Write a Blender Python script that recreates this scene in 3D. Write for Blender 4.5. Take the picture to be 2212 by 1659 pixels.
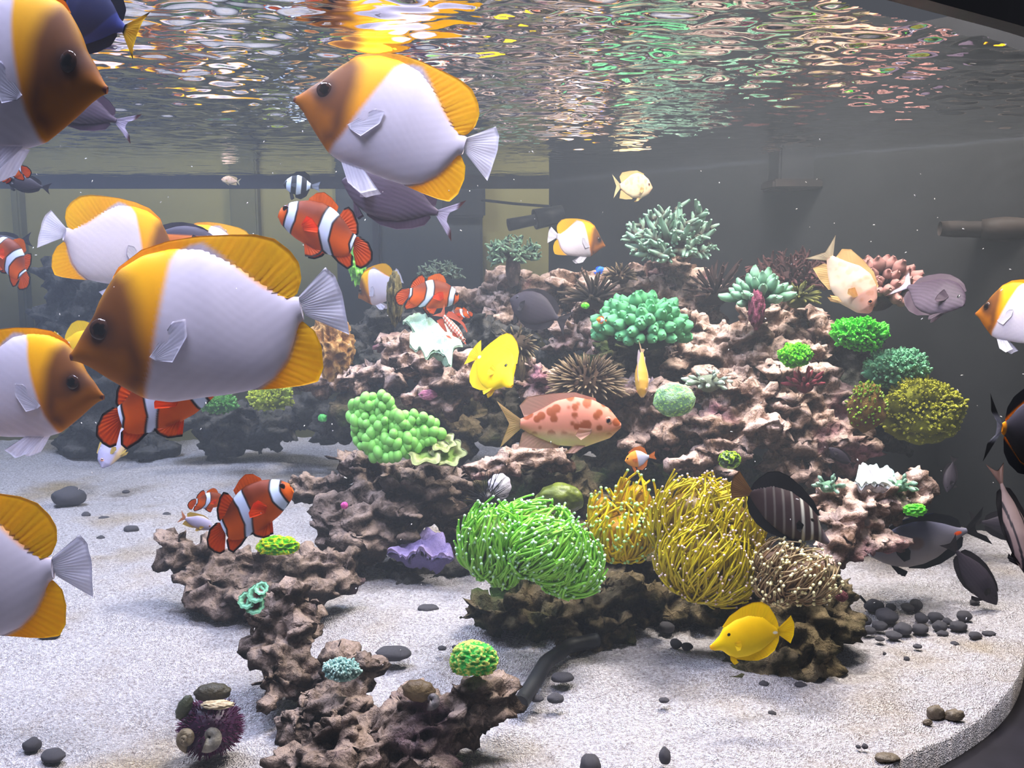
import bpy, bmesh, math, random
import numpy as np
from mathutils import Vector, Matrix

for _o in list(bpy.data.objects):
    bpy.data.objects.remove(_o, do_unlink=True)
SC = bpy.context.scene
COL = SC.collection
RNG = random.Random(7)
NR = np.random.RandomState(11)

# ------------------------------------------------------------------ camera
F = 2000.0                       # focal length in pixels of the 2212 x 1659 frame
CX, CY = 1106.0, 829.5
TH = math.atan(269.5 / F)        # looking a little down
CAMZ = 0.30
cam_d = bpy.data.cameras.new('camera')
cam_d.sensor_fit = 'HORIZONTAL'
cam_d.sensor_width = 36.0
cam_d.lens = 36.0 * F / 2212.0
cam_d.clip_start = 0.02
cam_d.clip_end = 30
cam = bpy.data.objects.new('camera', cam_d)
COL.objects.link(cam)
cam.location = (0, 0, CAMZ)
cam.rotation_euler = (math.pi / 2 - TH, 0, 0)
SC.camera = cam
RIGHT = np.array([1.0, 0, 0])
FWD = np.array([0, math.cos(TH), -math.sin(TH)])
UP = np.array([0, math.sin(TH), math.cos(TH)])

# ------------------------------------------------------------------ world, lamps, exposure
W = bpy.data.worlds.new('world')
SC.world = W
W.use_nodes = True
W.node_tree.nodes['Background'].inputs[0].default_value = (0.80, 0.84, 1.0, 1)
W.node_tree.nodes['Background'].inputs[1].default_value = 0.10
SURF = 0.425                     # height of the water surface above the sand


def area(name, loc, sx, sy, power, col, target=None):
    l = bpy.data.lights.new(name, 'AREA')
    l.shape = 'RECTANGLE'
    l.size, l.size_y = sx, sy
    l.energy = power
    l.color = col
    o = bpy.data.objects.new(name, l)
    COL.objects.link(o)
    o.location = loc
    if target is not None:
        d = Vector(target) - Vector(loc)
        o.rotation_euler = d.to_track_quat('-Z', 'Y').to_euler()
    return o


# reef lamps hanging over the tank: cool over the open sand, warmer over the reef
area('reef_lamp', (-0.62, 0.95, 1.00), 0.40, 0.26, 16.0, (0.62, 0.70, 1.0))
area('reef_lamp', (-0.28, 0.42, 0.92), 0.34, 0.12, 8.0, (0.69, 0.71, 1.0))
area('reef_lamp', (0.24, 0.93, 0.88), 0.20, 0.12, 12.0, (1.0, 0.92, 0.86))
area('reef_lamp', (0.12, 0.54, 0.92), 0.24, 0.08, 6.0, (0.93, 0.88, 0.96))
area('reef_lamp', (0.46, 0.74, 0.92), 0.20, 0.10, 5.5, (1.0, 0.91, 0.82))
area('room_lamp', (-1.2, 1.75, 2.2), 0.6, 0.15, 10.0, (1.0, 0.97, 0.85))

SC.view_settings.view_transform = 'Standard'
SC.view_settings.look = 'None'
SC.view_settings.exposure = 0.12
SC.view_settings.gamma = 1.0
SC.view_settings.use_curve_mapping = False
cy = SC.cycles
cy.use_denoising = True
cy.max_bounces = 6
cy.adaptive_threshold = 0.12
cy.adaptive_min_samples = 10
cy.diffuse_bounces = 2
cy.glossy_bounces = 3
cy.transparent_max_bounces = 12
cy.volume_bounces = 0
cy.sample_clamp_indirect = 4.0
cy.caustics_reflective = False
cy.caustics_refractive = False


# ------------------------------------------------------------------ helpers
def lin(c):
    """sRGB 0-255 triple to linear"""
    out = []
    for x in c:
        x = x / 255.0
        out.append(x / 12.92 if x <= 0.04045 else ((x + 0.055) / 1.055) ** 2.4)
    return np.array(out)


def P(px, py, d):
    """the point that lies d metres along the optical axis in the direction of a pixel"""
    return np.array([0, 0, CAMZ]) + d * (FWD + RIGHT * (px - CX) / F + UP * (CY - py) / F)


def S(px, py, z=0.0):
    r = FWD + RIGHT * (px - CX) / F + UP * (CY - py) / F
    d = (z - CAMZ) / r[2]
    return np.array([0, 0, CAMZ]) + d * r


def SD(py, z=0.0):
    r = FWD + UP * (CY - py) / F
    return (z - CAMZ) / r[2]


def _hash(i, j, k, s):
    n = (i * 374761393 + j * 668265263 + k * 2147483647 + s * 1274126177) & 0xffffffff
    n = ((n ^ (n >> 13)) * 1274126177) & 0xffffffff
    n = (n ^ (n >> 16)) & 0xffffffff
    return n.astype(np.float64) / 4294967295.0


def vnoise(p, seed=0):
    q = np.floor(p)
    f = p - q
    f = f * f * f * (f * (f * 6 - 15) + 10)
    i = q.astype(np.int64)
    r = 0
    for dx in (0, 1):
        for dy in (0, 1):
            for dz in (0, 1):
                w = (f[:, 0] if dx else 1 - f[:, 0]) * (f[:, 1] if dy else 1 - f[:, 1]) * (f[:, 2] if dz else 1 - f[:, 2])
                r = r + w * _hash(i[:, 0] + dx, i[:, 1] + dy, i[:, 2] + dz, seed)
    return r * 2 - 1


def fbm(p, seed=0, octv=3):
    a, r, s = 1.0, 0, 0
    for o in range(octv):
        r = r + a * vnoise(p * (2.03 ** o) + o * 7.3, seed + o)
        s += a
        a *= 0.5
    return r / s


def worley(p, seed=0):
    q = np.floor(p).astype(np.int64)
    best = np.full(len(p), 9.0)
    for dx in (-1, 0, 1):
        for dy in (-1, 0, 1):
            for dz in (-1, 0, 1):
                c = q + np.array([dx, dy, dz])
                o = np.stack([_hash(c[:, 0], c[:, 1], c[:, 2], seed + m) for m in (1, 2, 3)], 1)
                best = np.minimum(best, np.sum((c + o - p) ** 2, 1))
    return np.sqrt(best)


def sstep(a, b, x):
    t = np.clip((x - a) / (b - a), 0, 1)
    return t * t * (3 - 2 * t)


def mesh(name, verts, faces, m, parent=None, cols=None, smooth=True, loc=None):
    me = bpy.data.meshes.new(name)
    v = np.asarray(verts, float)
    if loc is not None:
        v = v - np.asarray(loc)
    me.from_pydata(v.tolist(), [], faces.tolist() if isinstance(faces, np.ndarray) else [tuple(int(i) for i in f) for f in faces])
    if cols is not None:
        at = me.color_attributes.new('Col', 'FLOAT_COLOR', 'POINT')
        c = np.ones((len(v), 4))
        c[:, :3] = cols
        at.data.foreach_set('color', c.ravel())
    if smooth:
        me.polygons.foreach_set('use_smooth', [True] * len(me.polygons))
    if m is not None:
        me.materials.append(m)
    me.update()
    o = bpy.data.objects.new(name, me)
    COL.objects.link(o)
    if parent is not None:
        o.parent = parent
    elif loc is not None:
        o.location = loc
    return o


def tag(o, label, cat, group=None, kind=None):
    if label:
        o['label'] = label
    if cat:
        o['category'] = cat
    if group:
        o['group'] = group
    if kind:
        o['kind'] = kind
    return o


def empty(name, loc, label, cat, group=None):
    o = bpy.data.objects.new(name, None)
    o.empty_display_size = 0.01
    COL.objects.link(o)
    o.location = loc
    return tag(o, label, cat, group)


def copy_tree(o, parent=None):
    c = o.copy()
    COL.objects.link(c)
    if parent is not None:
        c.parent = parent
    for ch in list(o.children):
        copy_tree(ch, c)
    return c


def grid_faces(n, m, wrap_m=False, wrap_n=False, off=0):
    fs = []
    for i in range(n if wrap_n else n - 1):
        for j in range(m if wrap_m else m - 1):
            i2, j2 = (i + 1) % n, (j + 1) % m
            fs.append((off + i * m + j, off + i2 * m + j, off + i2 * m + j2, off + i * m + j2))
    return fs


def tube(path, rad, sides=6, cap=True, off=0):
    """tube along a path: returns verts, faces, station index per vert"""
    path = np.asarray(path, float)
    n = len(path)
    t = np.gradient(path, axis=0)
    t /= np.linalg.norm(t, axis=1)[:, None] + 1e-12
    a = np.array([0, 0, 1.0]) if abs(t[0][2]) < 0.9 else np.array([1.0, 0, 0])
    vs = []
    for i in range(n):
        u = np.cross(t[i], a)
        u /= np.linalg.norm(u) + 1e-12
        w = np.cross(t[i], u)
        a = np.cross(u, t[i])
        for k in range(sides):
            th = 2 * math.pi * k / sides
            vs.append(path[i] + rad[i] * (math.cos(th) * u + math.sin(th) * w))
    fs = grid_faces(n, sides, wrap_m=True, off=off)
    st = np.repeat(np.arange(n) / (n - 1), sides)
    if cap:
        vs.append(path[0])
        vs.append(path[-1])
        b = off + n * sides
        for k in range(sides):
            fs.append((b, off + (k + 1) % sides, off + k))
            fs.append((b + 1, off + (n - 1) * sides + k, off + (n - 1) * sides + (k + 1) % sides))
        st = np.concatenate([st, [0, 1]])
    return np.array(vs), fs, st


_ico = {}


def ico(sub):
    if sub not in _ico:
        bm = bmesh.new()
        bmesh.ops.create_icosphere(bm, subdivisions=sub, radius=1.0)
        bm.verts.ensure_lookup_table()
        v = np.array([x.co[:] for x in bm.verts])
        f = [tuple(y.index for y in x.verts) for x in bm.faces]
        bm.free()
        _ico[sub] = (v, f)
    return _ico[sub]


class Bag:
    """collects several closed shapes that make up ONE part"""

    def __init__(s):
        s.v, s.f, s.c, s.n = [], [], [], 0

    def add(s, v, f, c):
        v = np.asarray(v)
        s.v.append(v)
        s.f += [tuple(i + s.n for i in x) for x in f]
        c = np.asarray(c, float)
        s.c.append(np.broadcast_to(c, (len(v), 3)) if c.ndim == 1 else c)
        s.n += len(v)

    def build(s, name, m, parent=None, loc=None, smooth=True):
        return mesh(name, np.concatenate(s.v), s.f, m, parent, np.concatenate(s.c), smooth, loc)


# ------------------------------------------------------------------ materials
def new_mat(name):
    m = bpy.data.materials.new(name)
    m.use_nodes = True
    nt = m.node_tree
    b = nt.nodes['Principled BSDF']
    return m, nt, b


def N(nt, t, **kw):
    n = nt.nodes.new(t)
    for k, v in kw.items():
        if k in n.inputs:
            n.inputs[k].default_value = v
        else:
            setattr(n, k, v)
    return n


def ramp(nt, fac, stops):
    r = nt.nodes.new('ShaderNodeValToRGB')
    e = r.color_ramp.elements
    while len(e) < len(stops):
        e.new(0.5)
    for el, (p, c) in zip(e, stops):
        el.position = p
        c = lin(c)
        el.color = (c[0], c[1], c[2], 1)
    nt.links.new(fac, r.inputs[0])
    return r


def col_mat(name, rough=0.5, bump=None, spec=0.3, sub=0.0, var=0.0, varscale=300):
    """surface whose pattern is stored per vertex; noise gives fine grain"""
    m, nt, b = new_mat(name)
    at = N(nt, 'ShaderNodeAttribute', attribute_name='Col')
    src = at.outputs['Color']
    tc = N(nt, 'ShaderNodeTexCoord')
    if var:
        no = N(nt, 'ShaderNodeTexNoise', Scale=varscale, Detail=3.0)
        nt.links.new(tc.outputs['Object'], no.inputs['Vector'])
        mr = N(nt, 'ShaderNodeMapRange')
        mr.inputs[3].default_value = 1 - var
        mr.inputs[4].default_value = 1 + var
        nt.links.new(no.outputs['Fac'], mr.inputs[0])
        mx = N(nt, 'ShaderNodeVectorMath', operation='SCALE')
        nt.links.new(src, mx.inputs[0])
        nt.links.new(mr.outputs[0], mx.inputs['Scale'])
        src = mx.outputs[0]
    nt.links.new(src, b.inputs['Base Color'])
    b.inputs['Roughness'].default_value = rough
    b.inputs['Specular IOR Level'].default_value = spec
    if sub:
        b.inputs['Subsurface Weight'].default_value = sub
        b.inputs['Subsurface Radius'].default_value = (0.004, 0.004, 0.003)
        b.inputs['Subsurface Scale'].default_value = 1.0
    if bump:
        sc, st = bump
        no = N(nt, 'ShaderNodeTexNoise', Scale=sc, Detail=4.0)
        nt.links.new(tc.outputs['Object'], no.inputs['Vector'])
        bp = N(nt, 'ShaderNodeBump', Strength=st, Distance=0.002)
        nt.links.new(no.outputs['Fac'], bp.inputs['Height'])
        nt.links.new(bp.outputs[0], b.inputs['Normal'])
    return m


def flat_mat(name, c, rough=0.6, var=0.15, scale=60, spec=0.3, bump=0.3):
    m, nt, b = new_mat(name)
    tc = N(nt, 'ShaderNodeTexCoord')
    no = N(nt, 'ShaderNodeTexNoise', Scale=scale, Detail=5.0)
    nt.links.new(tc.outputs['Object'], no.inputs['Vector'])
    c = np.array(c, float)
    r = ramp(nt, no.outputs['Fac'], [(0.3, np.clip(c * (1 - var), 0, 255)), (0.7, np.clip(c * (1 + var), 0, 255))])
    nt.links.new(r.outputs[0], b.inputs['Base Color'])
    b.inputs['Roughness'].default_value = rough
    b.inputs['Specular IOR Level'].default_value = spec
    if bump:
        bp = N(nt, 'ShaderNodeBump', Strength=bump, Distance=0.003)
        nt.links.new(no.outputs['Fac'], bp.inputs['Height'])
        nt.links.new(bp.outputs[0], b.inputs['Normal'])
    return m


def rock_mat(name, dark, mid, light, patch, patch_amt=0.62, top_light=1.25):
    """reef rock: brown stone under patches of pale and coloured coralline crust, tops painted lighter as if lit from above"""
    m, nt, b = new_mat(name)
    tc = N(nt, 'ShaderNodeTexCoord')
    geo = N(nt, 'ShaderNodeNewGeometry')
    pos = geo.outputs['Position']
    n1 = N(nt, 'ShaderNodeTexNoise', Scale=34.0, Detail=7.0, Roughness=0.65)
    nt.links.new(pos, n1.inputs['Vector'])
    n2 = N(nt, 'ShaderNodeTexNoise', Scale=13.0, Detail=3.0)
    nt.links.new(pos, n2.inputs['Vector'])
    n3 = N(nt, 'ShaderNodeTexNoise', Scale=150.0, Detail=5.0, Roughness=0.7)
    nt.links.new(pos, n3.inputs['Vector'])
    # pale crust favours upward faces; overhead light is painted into this tone too
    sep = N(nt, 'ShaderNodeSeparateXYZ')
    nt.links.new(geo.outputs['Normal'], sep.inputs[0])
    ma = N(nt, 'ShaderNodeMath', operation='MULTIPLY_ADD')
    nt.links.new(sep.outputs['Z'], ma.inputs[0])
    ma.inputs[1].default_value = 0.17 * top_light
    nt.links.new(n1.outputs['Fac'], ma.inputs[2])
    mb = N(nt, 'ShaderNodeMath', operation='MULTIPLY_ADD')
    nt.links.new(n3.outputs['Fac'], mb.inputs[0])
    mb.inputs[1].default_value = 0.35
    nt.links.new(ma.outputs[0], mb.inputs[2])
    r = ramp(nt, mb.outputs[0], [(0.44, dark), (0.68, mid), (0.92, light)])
    r2 = ramp(nt, n2.outputs['Fac'], [(patch_amt - 0.06, (0, 0, 0)), (patch_amt + 0.06, (255, 255, 255))])
    mx = N(nt, 'ShaderNodeMixRGB', blend_type='MIX')
    nt.links.new(r2.outputs[0], mx.inputs[0])
    nt.links.new(r.outputs[0], mx.inputs[1])
    c = lin(patch)
    r3 = ramp(nt, n3.outputs['Fac'], [(0.3, np.array(patch) * 0.6), (0.7, patch)])
    nt.links.new(r3.outputs[0], mx.inputs[2])
    nt.links.new(mx.outputs[0], b.inputs['Base Color'])
    b.inputs['Roughness'].default_value = 0.85
    b.inputs['Specular IOR Level'].default_value = 0.15
    vo = N(nt, 'ShaderNodeTexVoronoi', Scale=105.0)
    nt.links.new(pos, vo.inputs['Vector'])
    ad = N(nt, 'ShaderNodeMath', operation='ADD')
    nt.links.new(n3.outputs['Fac'], ad.inputs[0])
    nt.links.new(vo.outputs['Distance'], ad.inputs[1])
    bp = N(nt, 'ShaderNodeBump', Strength=1.0, Distance=0.007)
    nt.links.new(ad.outputs[0], bp.inputs['Height'])
    nt.links.new(bp.outputs[0], b.inputs['Normal'])
    return m


M = {}
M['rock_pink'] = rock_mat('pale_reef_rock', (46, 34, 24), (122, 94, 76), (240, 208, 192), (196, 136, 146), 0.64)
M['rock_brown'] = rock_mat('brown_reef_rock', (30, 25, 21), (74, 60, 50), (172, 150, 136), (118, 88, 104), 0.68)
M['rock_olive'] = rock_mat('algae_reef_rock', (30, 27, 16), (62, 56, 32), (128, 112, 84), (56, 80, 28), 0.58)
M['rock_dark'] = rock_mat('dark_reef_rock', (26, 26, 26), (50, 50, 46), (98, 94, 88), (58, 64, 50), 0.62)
M['fish'] = col_mat('fish_skin', 0.55, (900, 0.12), 0.18, 0.0, 0.05, 500)
M['fin'] = col_mat('fish_fin', 0.5, None, 0.3, 0.0, 0.06, 200)
_nt = M['fin'].node_tree
_tl = N(_nt, 'ShaderNodeBsdfTranslucent')
_src = [l.from_socket for l in _nt.links if l.to_socket.name == 'Base Color'][0]
_nt.links.new(_src, _tl.inputs[0])
_mx = N(_nt, 'ShaderNodeMixShader')
_mx.inputs[0].default_value = 0.5
_nt.links.new(_nt.nodes['Principled BSDF'].outputs[0], _mx.inputs[1])
_nt.links.new(_tl.outputs[0], _mx.inputs[2])
_nt.links.new(_mx.outputs[0], _nt.nodes['Material Output'].inputs[0])
M['eye'] = col_mat('fish_eye', 0.08, None, 0.6)
M['flesh'] = col_mat('coral_flesh', 0.38, (700, 0.2), 0.4, 0.0, 0.12, 260)
M['branch'] = col_mat('coral_branch', 0.7, (1100, 0.6), 0.2, 0.0, 0.22, 700)
M['rough_coral'] = col_mat('coral_mat', 0.75, (900, 0.8), 0.2, 0.0, 0.25, 420)
M['shell'] = col_mat('sea_shell', 0.5, (600, 0.4), 0.3, 0.0, 0.2, 500)

# ------------------------------------------------------------------ the setting: tank, sand, water, room behind
FRONT = np.array([(-1.30, 0.04), (-1.0, 0.065), (-0.7, 0.12), (-0.45, 0.185), (-0.25, 0.262), (0.0, 0.375), (0.13, 0.452), (0.227, 0.519),
                  (0.296, 0.566), (0.342, 0.605), (0.380, 0.653), (0.43, 0.735), (0.485, 0.820), (0.53, 0.885), (0.57, 0.928)])
BACKY = 1.53
CORNER = np.array([0.06, BACKY])


def resample(poly, n):
    poly = np.asarray(poly, float)
    d = np.concatenate([[0], np.cumsum(np.linalg.norm(np.diff(poly, axis=0), axis=1))])
    t = np.linspace(0, d[-1], n)
    return np.stack([np.interp(t, d, poly[:, k]) for k in range(poly.shape[1])], 1)


def smooth_curve(poly, n, it=12):
    q = resample(poly, n)
    for _ in range(it):
        q[1:-1] = 0.25 * q[:-2] + 0.5 * q[1:-1] + 0.25 * q[2:]
    return q


front = smooth_curve(FRONT, 160, 6)
side_right = np.linspace(front[-1], CORNER, 40)
back = np.linspace(CORNER, (-1.30, BACKY), 40)
side_left = np.linspace((-1.30, BACKY), front[0], 30)

# sand bed: a grid between the bow front and the two back walls, with its cut edge showing at the glass
NS, NT = 440, 240
fr = resample(front, NS)
bk = resample(np.concatenate([back[::-1], side_right[::-1][1:]]), NS)
t = np.linspace(0, 1, NT) ** 1.0
gx = fr[:, None, :] * (1 - t)[None, :, None] + bk[:, None, :] * t[None, :, None]
pts = np.concatenate([gx.reshape(-1, 2), np.zeros((NS * NT, 1))], 1)
hz = 0.010 * fbm(pts * 5.0, 3, 2) + 0.0035 * fbm(pts * 28.0, 5, 3) + 0.0012 * vnoise(pts * 150, 9)
pts[:, 2] = hz - 0.002
edge = gx[:, 0, :]
skirt = np.concatenate([edge, np.full((NS, 1), -0.05)], 1)
vs = np.concatenate([pts, skirt])
fs = [(a, d, c, b) for a, b, c, d in grid_faces(NS, NT)]
for i in range(NS - 1):
    fs.append((i * NT, (i + 1) * NT, NS * NT + i + 1, NS * NT + i))
m, nt, b = new_mat('coral_sand')
geo = N(nt, 'ShaderNodeNewGeometry')
n1 = N(nt, 'ShaderNodeTexNoise', Scale=420.0, Detail=3.0, Roughness=0.7)
n2 = N(nt, 'ShaderNodeTexNoise', Scale=7.0, Detail=4.0)
n3 = N(nt, 'ShaderNodeTexVoronoi', Scale=900.0)
for n in (n1, n2, n3):
    nt.links.new(geo.outputs['Position'], n.inputs['Vector'])
r1 = ramp(nt, n1.outputs['Fac'], [(0.30, (146, 136, 136)), (0.5, (204, 198, 201)), (0.74, (242, 238, 241))])
r2 = ramp(nt, n2.outputs['Fac'], [(0.52, (255, 255, 255)), (0.72, (222, 205, 165))])
mx = N(nt, 'ShaderNodeMixRGB', blend_type='MULTIPLY')
mx.inputs[0].default_value = 1.0
nt.links.new(r1.outputs[0], mx.inputs[1])
nt.links.new(r2.outputs[0], mx.inputs[2])
nt.links.new(mx.outputs[0], b.inputs['Base Color'])
b.inputs['Roughness'].default_value = 0.95
b.inputs['Specular IOR Level'].default_value = 0.1
ad = N(nt, 'ShaderNodeMath', operation='ADD')
nt.links.new(n1.outputs['Fac'], ad.inputs[0])
nt.links.new(n3.outputs['Distance'], ad.inputs[1])
bp = N(nt, 'ShaderNodeBump', Strength=0.9, Distance=0.003)
nt.links.new(ad.outputs[0], bp.inputs['Height'])
nt.links.new(bp.outputs[0], b.inputs['Normal'])
M['sand'] = m
sand = mesh('floor', vs, fs, m)
tag(sand, 'pale coral sand bed covering the bottom of the tank', 'sand', kind='structure')


def strip(name, curve, z0, z1, th, m, label, cat, outward):
    """an upright band of a given thickness that follows a plan curve"""
    c = np.asarray(curve)
    tn = np.gradient(c, axis=0)
    tn /= np.linalg.norm(tn, axis=1)[:, None]
    nr = np.stack([tn[:, 1], -tn[:, 0]], 1) * outward
    n = len(c)
    o2 = c + nr * th
    ring = []
    for q, z in ((c, z0), (c, z1), (o2, z1), (o2, z0)):
        ring.append(np.concatenate([q, np.full((n, 1), z)], 1))
    v = np.stack(ring, 1).reshape(-1, 3)
    f = grid_faces(n, 4, wrap_m=True)
    f.append((0, 1, 2, 3))
    e = (n - 1) * 4
    f.append((e + 3, e + 2, e + 1, e))
    o = mesh(name, v, f, m, smooth=False)
    tag(o, label, cat, kind='structure')
    return o


M['black_trim'] = flat_mat('black_trim', (34, 32, 38), 0.35, 0.1, 40, 0.4, 0.05)
M['black_panel'] = flat_mat('black_panel', (30, 31, 33), 0.7, 0.25, 6, 0.2, 0.1)
gm, nt, b = new_mat('clear_glass')
nt.nodes.remove(b)
tr = N(nt, 'ShaderNodeBsdfTransparent')
tr.inputs[0].default_value = (0.985, 0.99, 0.985, 1)
nt.links.new(tr.outputs[0], nt.nodes['Material Output'].inputs[0])
M['glass'] = gm
off = front.copy()
strip('window_1', np.concatenate([front[:-1], front[-1:]]), -0.04, 0.56, 0.008, gm, 'curved clear front glass pane of the aquarium', 'glass', 1)
strip('window_2', back, -0.04, 0.56, 0.008, gm, 'clear back glass pane with the olive room behind it', 'glass', 1)
# black plinth trim below the bow front, two steps
strip('trim_1', front, -0.30, -0.019, 0.035, M['black_trim'], 'black plinth trim under the curved front glass', 'trim', 1)
tn_ = np.gradient(front, axis=0)
tn_ /= np.linalg.norm(tn_, axis=1)[:, None]
front2 = front + np.stack([tn_[:, 1], -tn_[:, 0]], 1) * 0.036
strip('trim_2', front2, -0.30, -0.038, 0.03, M['black_trim'], 'lower black ledge of the plinth trim', 'trim', 1)
strip('trim_3', back + np.array([0, -0.006]), SURF - 0.012, 0.56, 0.005, M['black_trim'], 'dark rim along the back glass at the water line', 'trim', 1)
strip('trim_8', front, SURF + 0.006, 0.50, 0.012, M['black_trim'], 'black upper rim of the curved front glass', 'trim', 1)
strip('wall_right', side_right, -0.05, 0.56, 0.02, M['black_panel'], 'near-black back panel behind the reef', 'wall', 1)
strip('wall_left', side_left, -0.05, 0.56, 0.02, M['black_panel'], 'dark side panel of the tank', 'wall', 1)

# room beyond the back glass
M['olive'] = flat_mat('olive_paint', (150, 140, 84), 0.8, 0.05, 3, 0.2, 0.02)
M['grey_paint'] = flat_mat('dark_grey_paint', (62, 66, 66), 0.7, 0.06, 4, 0.2, 0.02)
M['olive_dark'] = flat_mat('olive_dark_paint', (112, 106, 66), 0.8, 0.05, 3, 0.2, 0.02)


def box(name, lo, hi, m, parent=None, bev=0.0, loc=None):
    bm = bmesh.new()
    bmesh.ops.create_cube(bm, size=1.0)
    lo, hi = np.array(lo, float), np.array(hi, float)
    for v in bm.verts:
        v.co = Vector((lo + hi) / 2 + np.array(v.co[:]) * (hi - lo))
    if bev:
        bmesh.ops.bevel(bm, geom=bm.edges[:], offset=bev, segments=2, affect='EDGES')
    v = np.array([x.co[:] for x in bm.verts])
    f = [tuple(y.index for y in x.verts) for x in bm.faces]
    bm.free()
    return mesh(name, v, f, m, parent, None, False, loc)


WY = 1.95
w = box('wall_back', (-2.2, WY, -0.6), (0.6, WY + 0.05, 1.6), M['olive'])
tag(w, 'olive painted room wall seen through the back glass', 'wall', kind='structure')


def on_wall(px, yw):
    return (px - CX) / F * yw / math.cos(TH) * 1.0


def zwall(py, yw):
    r = FWD + UP * (CY - py) / F
    return CAMZ + r[2] * yw / r[1]


def wall_box(name, x0, x1, y0, y1, yw, th, m, label):
    o = box(name, (on_wall(x0, yw), yw - th, zwall(y1, yw)), (on_wall(x1, yw), yw, zwall(y0, yw)), m, None, 0.004)
    tag(o, label, 'trim', kind='structure')
    return o


wall_box('trim_4', 520, 578, 250, 1300, WY, 0.03, M['olive_dark'], 'narrow darker post on the olive wall')
wall_box('trim_5', 66, 84, 250, 1300, WY, 0.03, M['olive_dark'], 'thin dark upright strip on the olive wall')
wall_box('door_1', 738, 1044, 300, 1300, WY, 0.02, M['grey_paint'], 'dark grey door panel in the olive wall')
wall_box('trim_6', 812, 830, 300, 1300, WY - 0.02, 0.012, M['black_trim'], 'dark stile on the grey door panel')
wall_box('trim_7', 960, 1050, 330, 470, WY - 0.03, 0.02, M['black_panel'], 'black rectangle mounted at the door corner')

# water: a body that scatters a little light, and its rippled surface seen from below
plan = np.concatenate([front[:-1], side_right[:-1], back[:-1], side_left[:-1]])
cen = plan.mean(0)
pin = plan + (cen - plan) * 0.0015
n = len(pin)
v = np.concatenate([np.concatenate([pin, np.full((n, 1), -0.045)], 1), np.concatenate([pin, np.full((n, 1), SURF - 0.004)], 1)])
f = [(i, (i + 1) % n, n + (i + 1) % n, n + i) for i in range(n)] + [tuple(range(n))[::-1], tuple(range(n, 2 * n))]
wm = bpy.data.materials.new('tank_water')
wm.use_nodes = True
nt = wm.node_tree
nt.nodes.remove(nt.nodes['Principled BSDF'])
vs_ = N(nt, 'ShaderNodeVolumeScatter')
vs_.inputs['Color'].default_value = (0.66, 0.73, 0.82, 1)
vs_.inputs['Density'].default_value = 0.17
vs_.inputs['Anisotropy'].default_value = 0.25
va = N(nt, 'ShaderNodeVolumeAbsorption')
va.inputs['Color'].default_value = (0.72, 0.82, 0.86, 1)
va.inputs['Density'].default_value = 0.30
ad = N(nt, 'ShaderNodeAddShader')
nt.links.new(vs_.outputs[0], ad.inputs[0])
nt.links.new(va.outputs[0], ad.inputs[1])
nt.links.new(ad.outputs[0], nt.nodes['Material Output'].inputs['Volume'])
water = mesh('water', v, f, wm, smooth=False)
tag(water, 'slightly hazy blue-grey sea water filling the tank', 'water', kind='structure')

nx, ny = 700, 640
xs = np.linspace(-1.3, 0.60, nx)
ys = np.linspace(0.04, BACKY, ny)
X, Y = np.meshgrid(xs, ys, indexing='ij')
q = np.stack([X.ravel(), Y.ravel(), np.zeros(nx * ny)], 1)
stretch = np.array([0.6, 1.0, 1.0])
calm = 0.10 + 0.90 * sstep(1.30, 0.85, q[:, 1] - 0.10 * q[:, 0])
q[:, 2] = SURF + calm * (0.0019 * fbm(q * stretch * 38, 21, 2) + 0.0017 * fbm(q * stretch * 105 + 3.1, 23, 2))
keep = np.ones(len(q), bool)


def inside(pt, poly):
    x, y = pt[:, 0], pt[:, 1]
    r = np.zeros(len(pt), bool)
    j = len(poly) - 1
    for i in range(len(poly)):
        xi, yi = poly[i]
        xj, yj = poly[j]
        c = ((yi > y) != (yj > y)) & (x < (xj - xi) * (y - yi) / (yj - yi + 1e-12) + xi)
        r ^= c
        j = i
    return r


keep = inside(q[:, :2], pin)
fs = [x for x in grid_faces(nx, ny) if keep[x[0]] and keep[x[1]] and keep[x[2]] and keep[x[3]]]
sm = bpy.data.materials.new('water_surface')
sm.use_nodes = True
nt = sm.node_tree
nt.nodes.remove(nt.nodes['Principled BSDF'])
fr_ = N(nt, 'ShaderNodeFresnel', IOR=1.333)
gl = N(nt, 'ShaderNodeBsdfGlossy')
gl.inputs['Roughness'].default_value = 0.05
gl.inputs['Color'].default_value = (0.98, 0.98, 0.98, 1)
tp = N(nt, 'ShaderNodeBsdfTransparent')
mxs = N(nt, 'ShaderNodeMixShader')
nt.links.new(fr_.outputs[0], mxs.inputs[0])
nt.links.new(tp.outputs[0], mxs.inputs[1])
nt.links.new(gl.outputs[0], mxs.inputs[2])
nt.links.new(mxs.outputs[0], nt.nodes['Material Output'].inputs[0])
surf = mesh('water_surface', q, fs, sm)
tag(surf, 'rippled silvery underside of the water surface', 'water', kind='structure')

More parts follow.
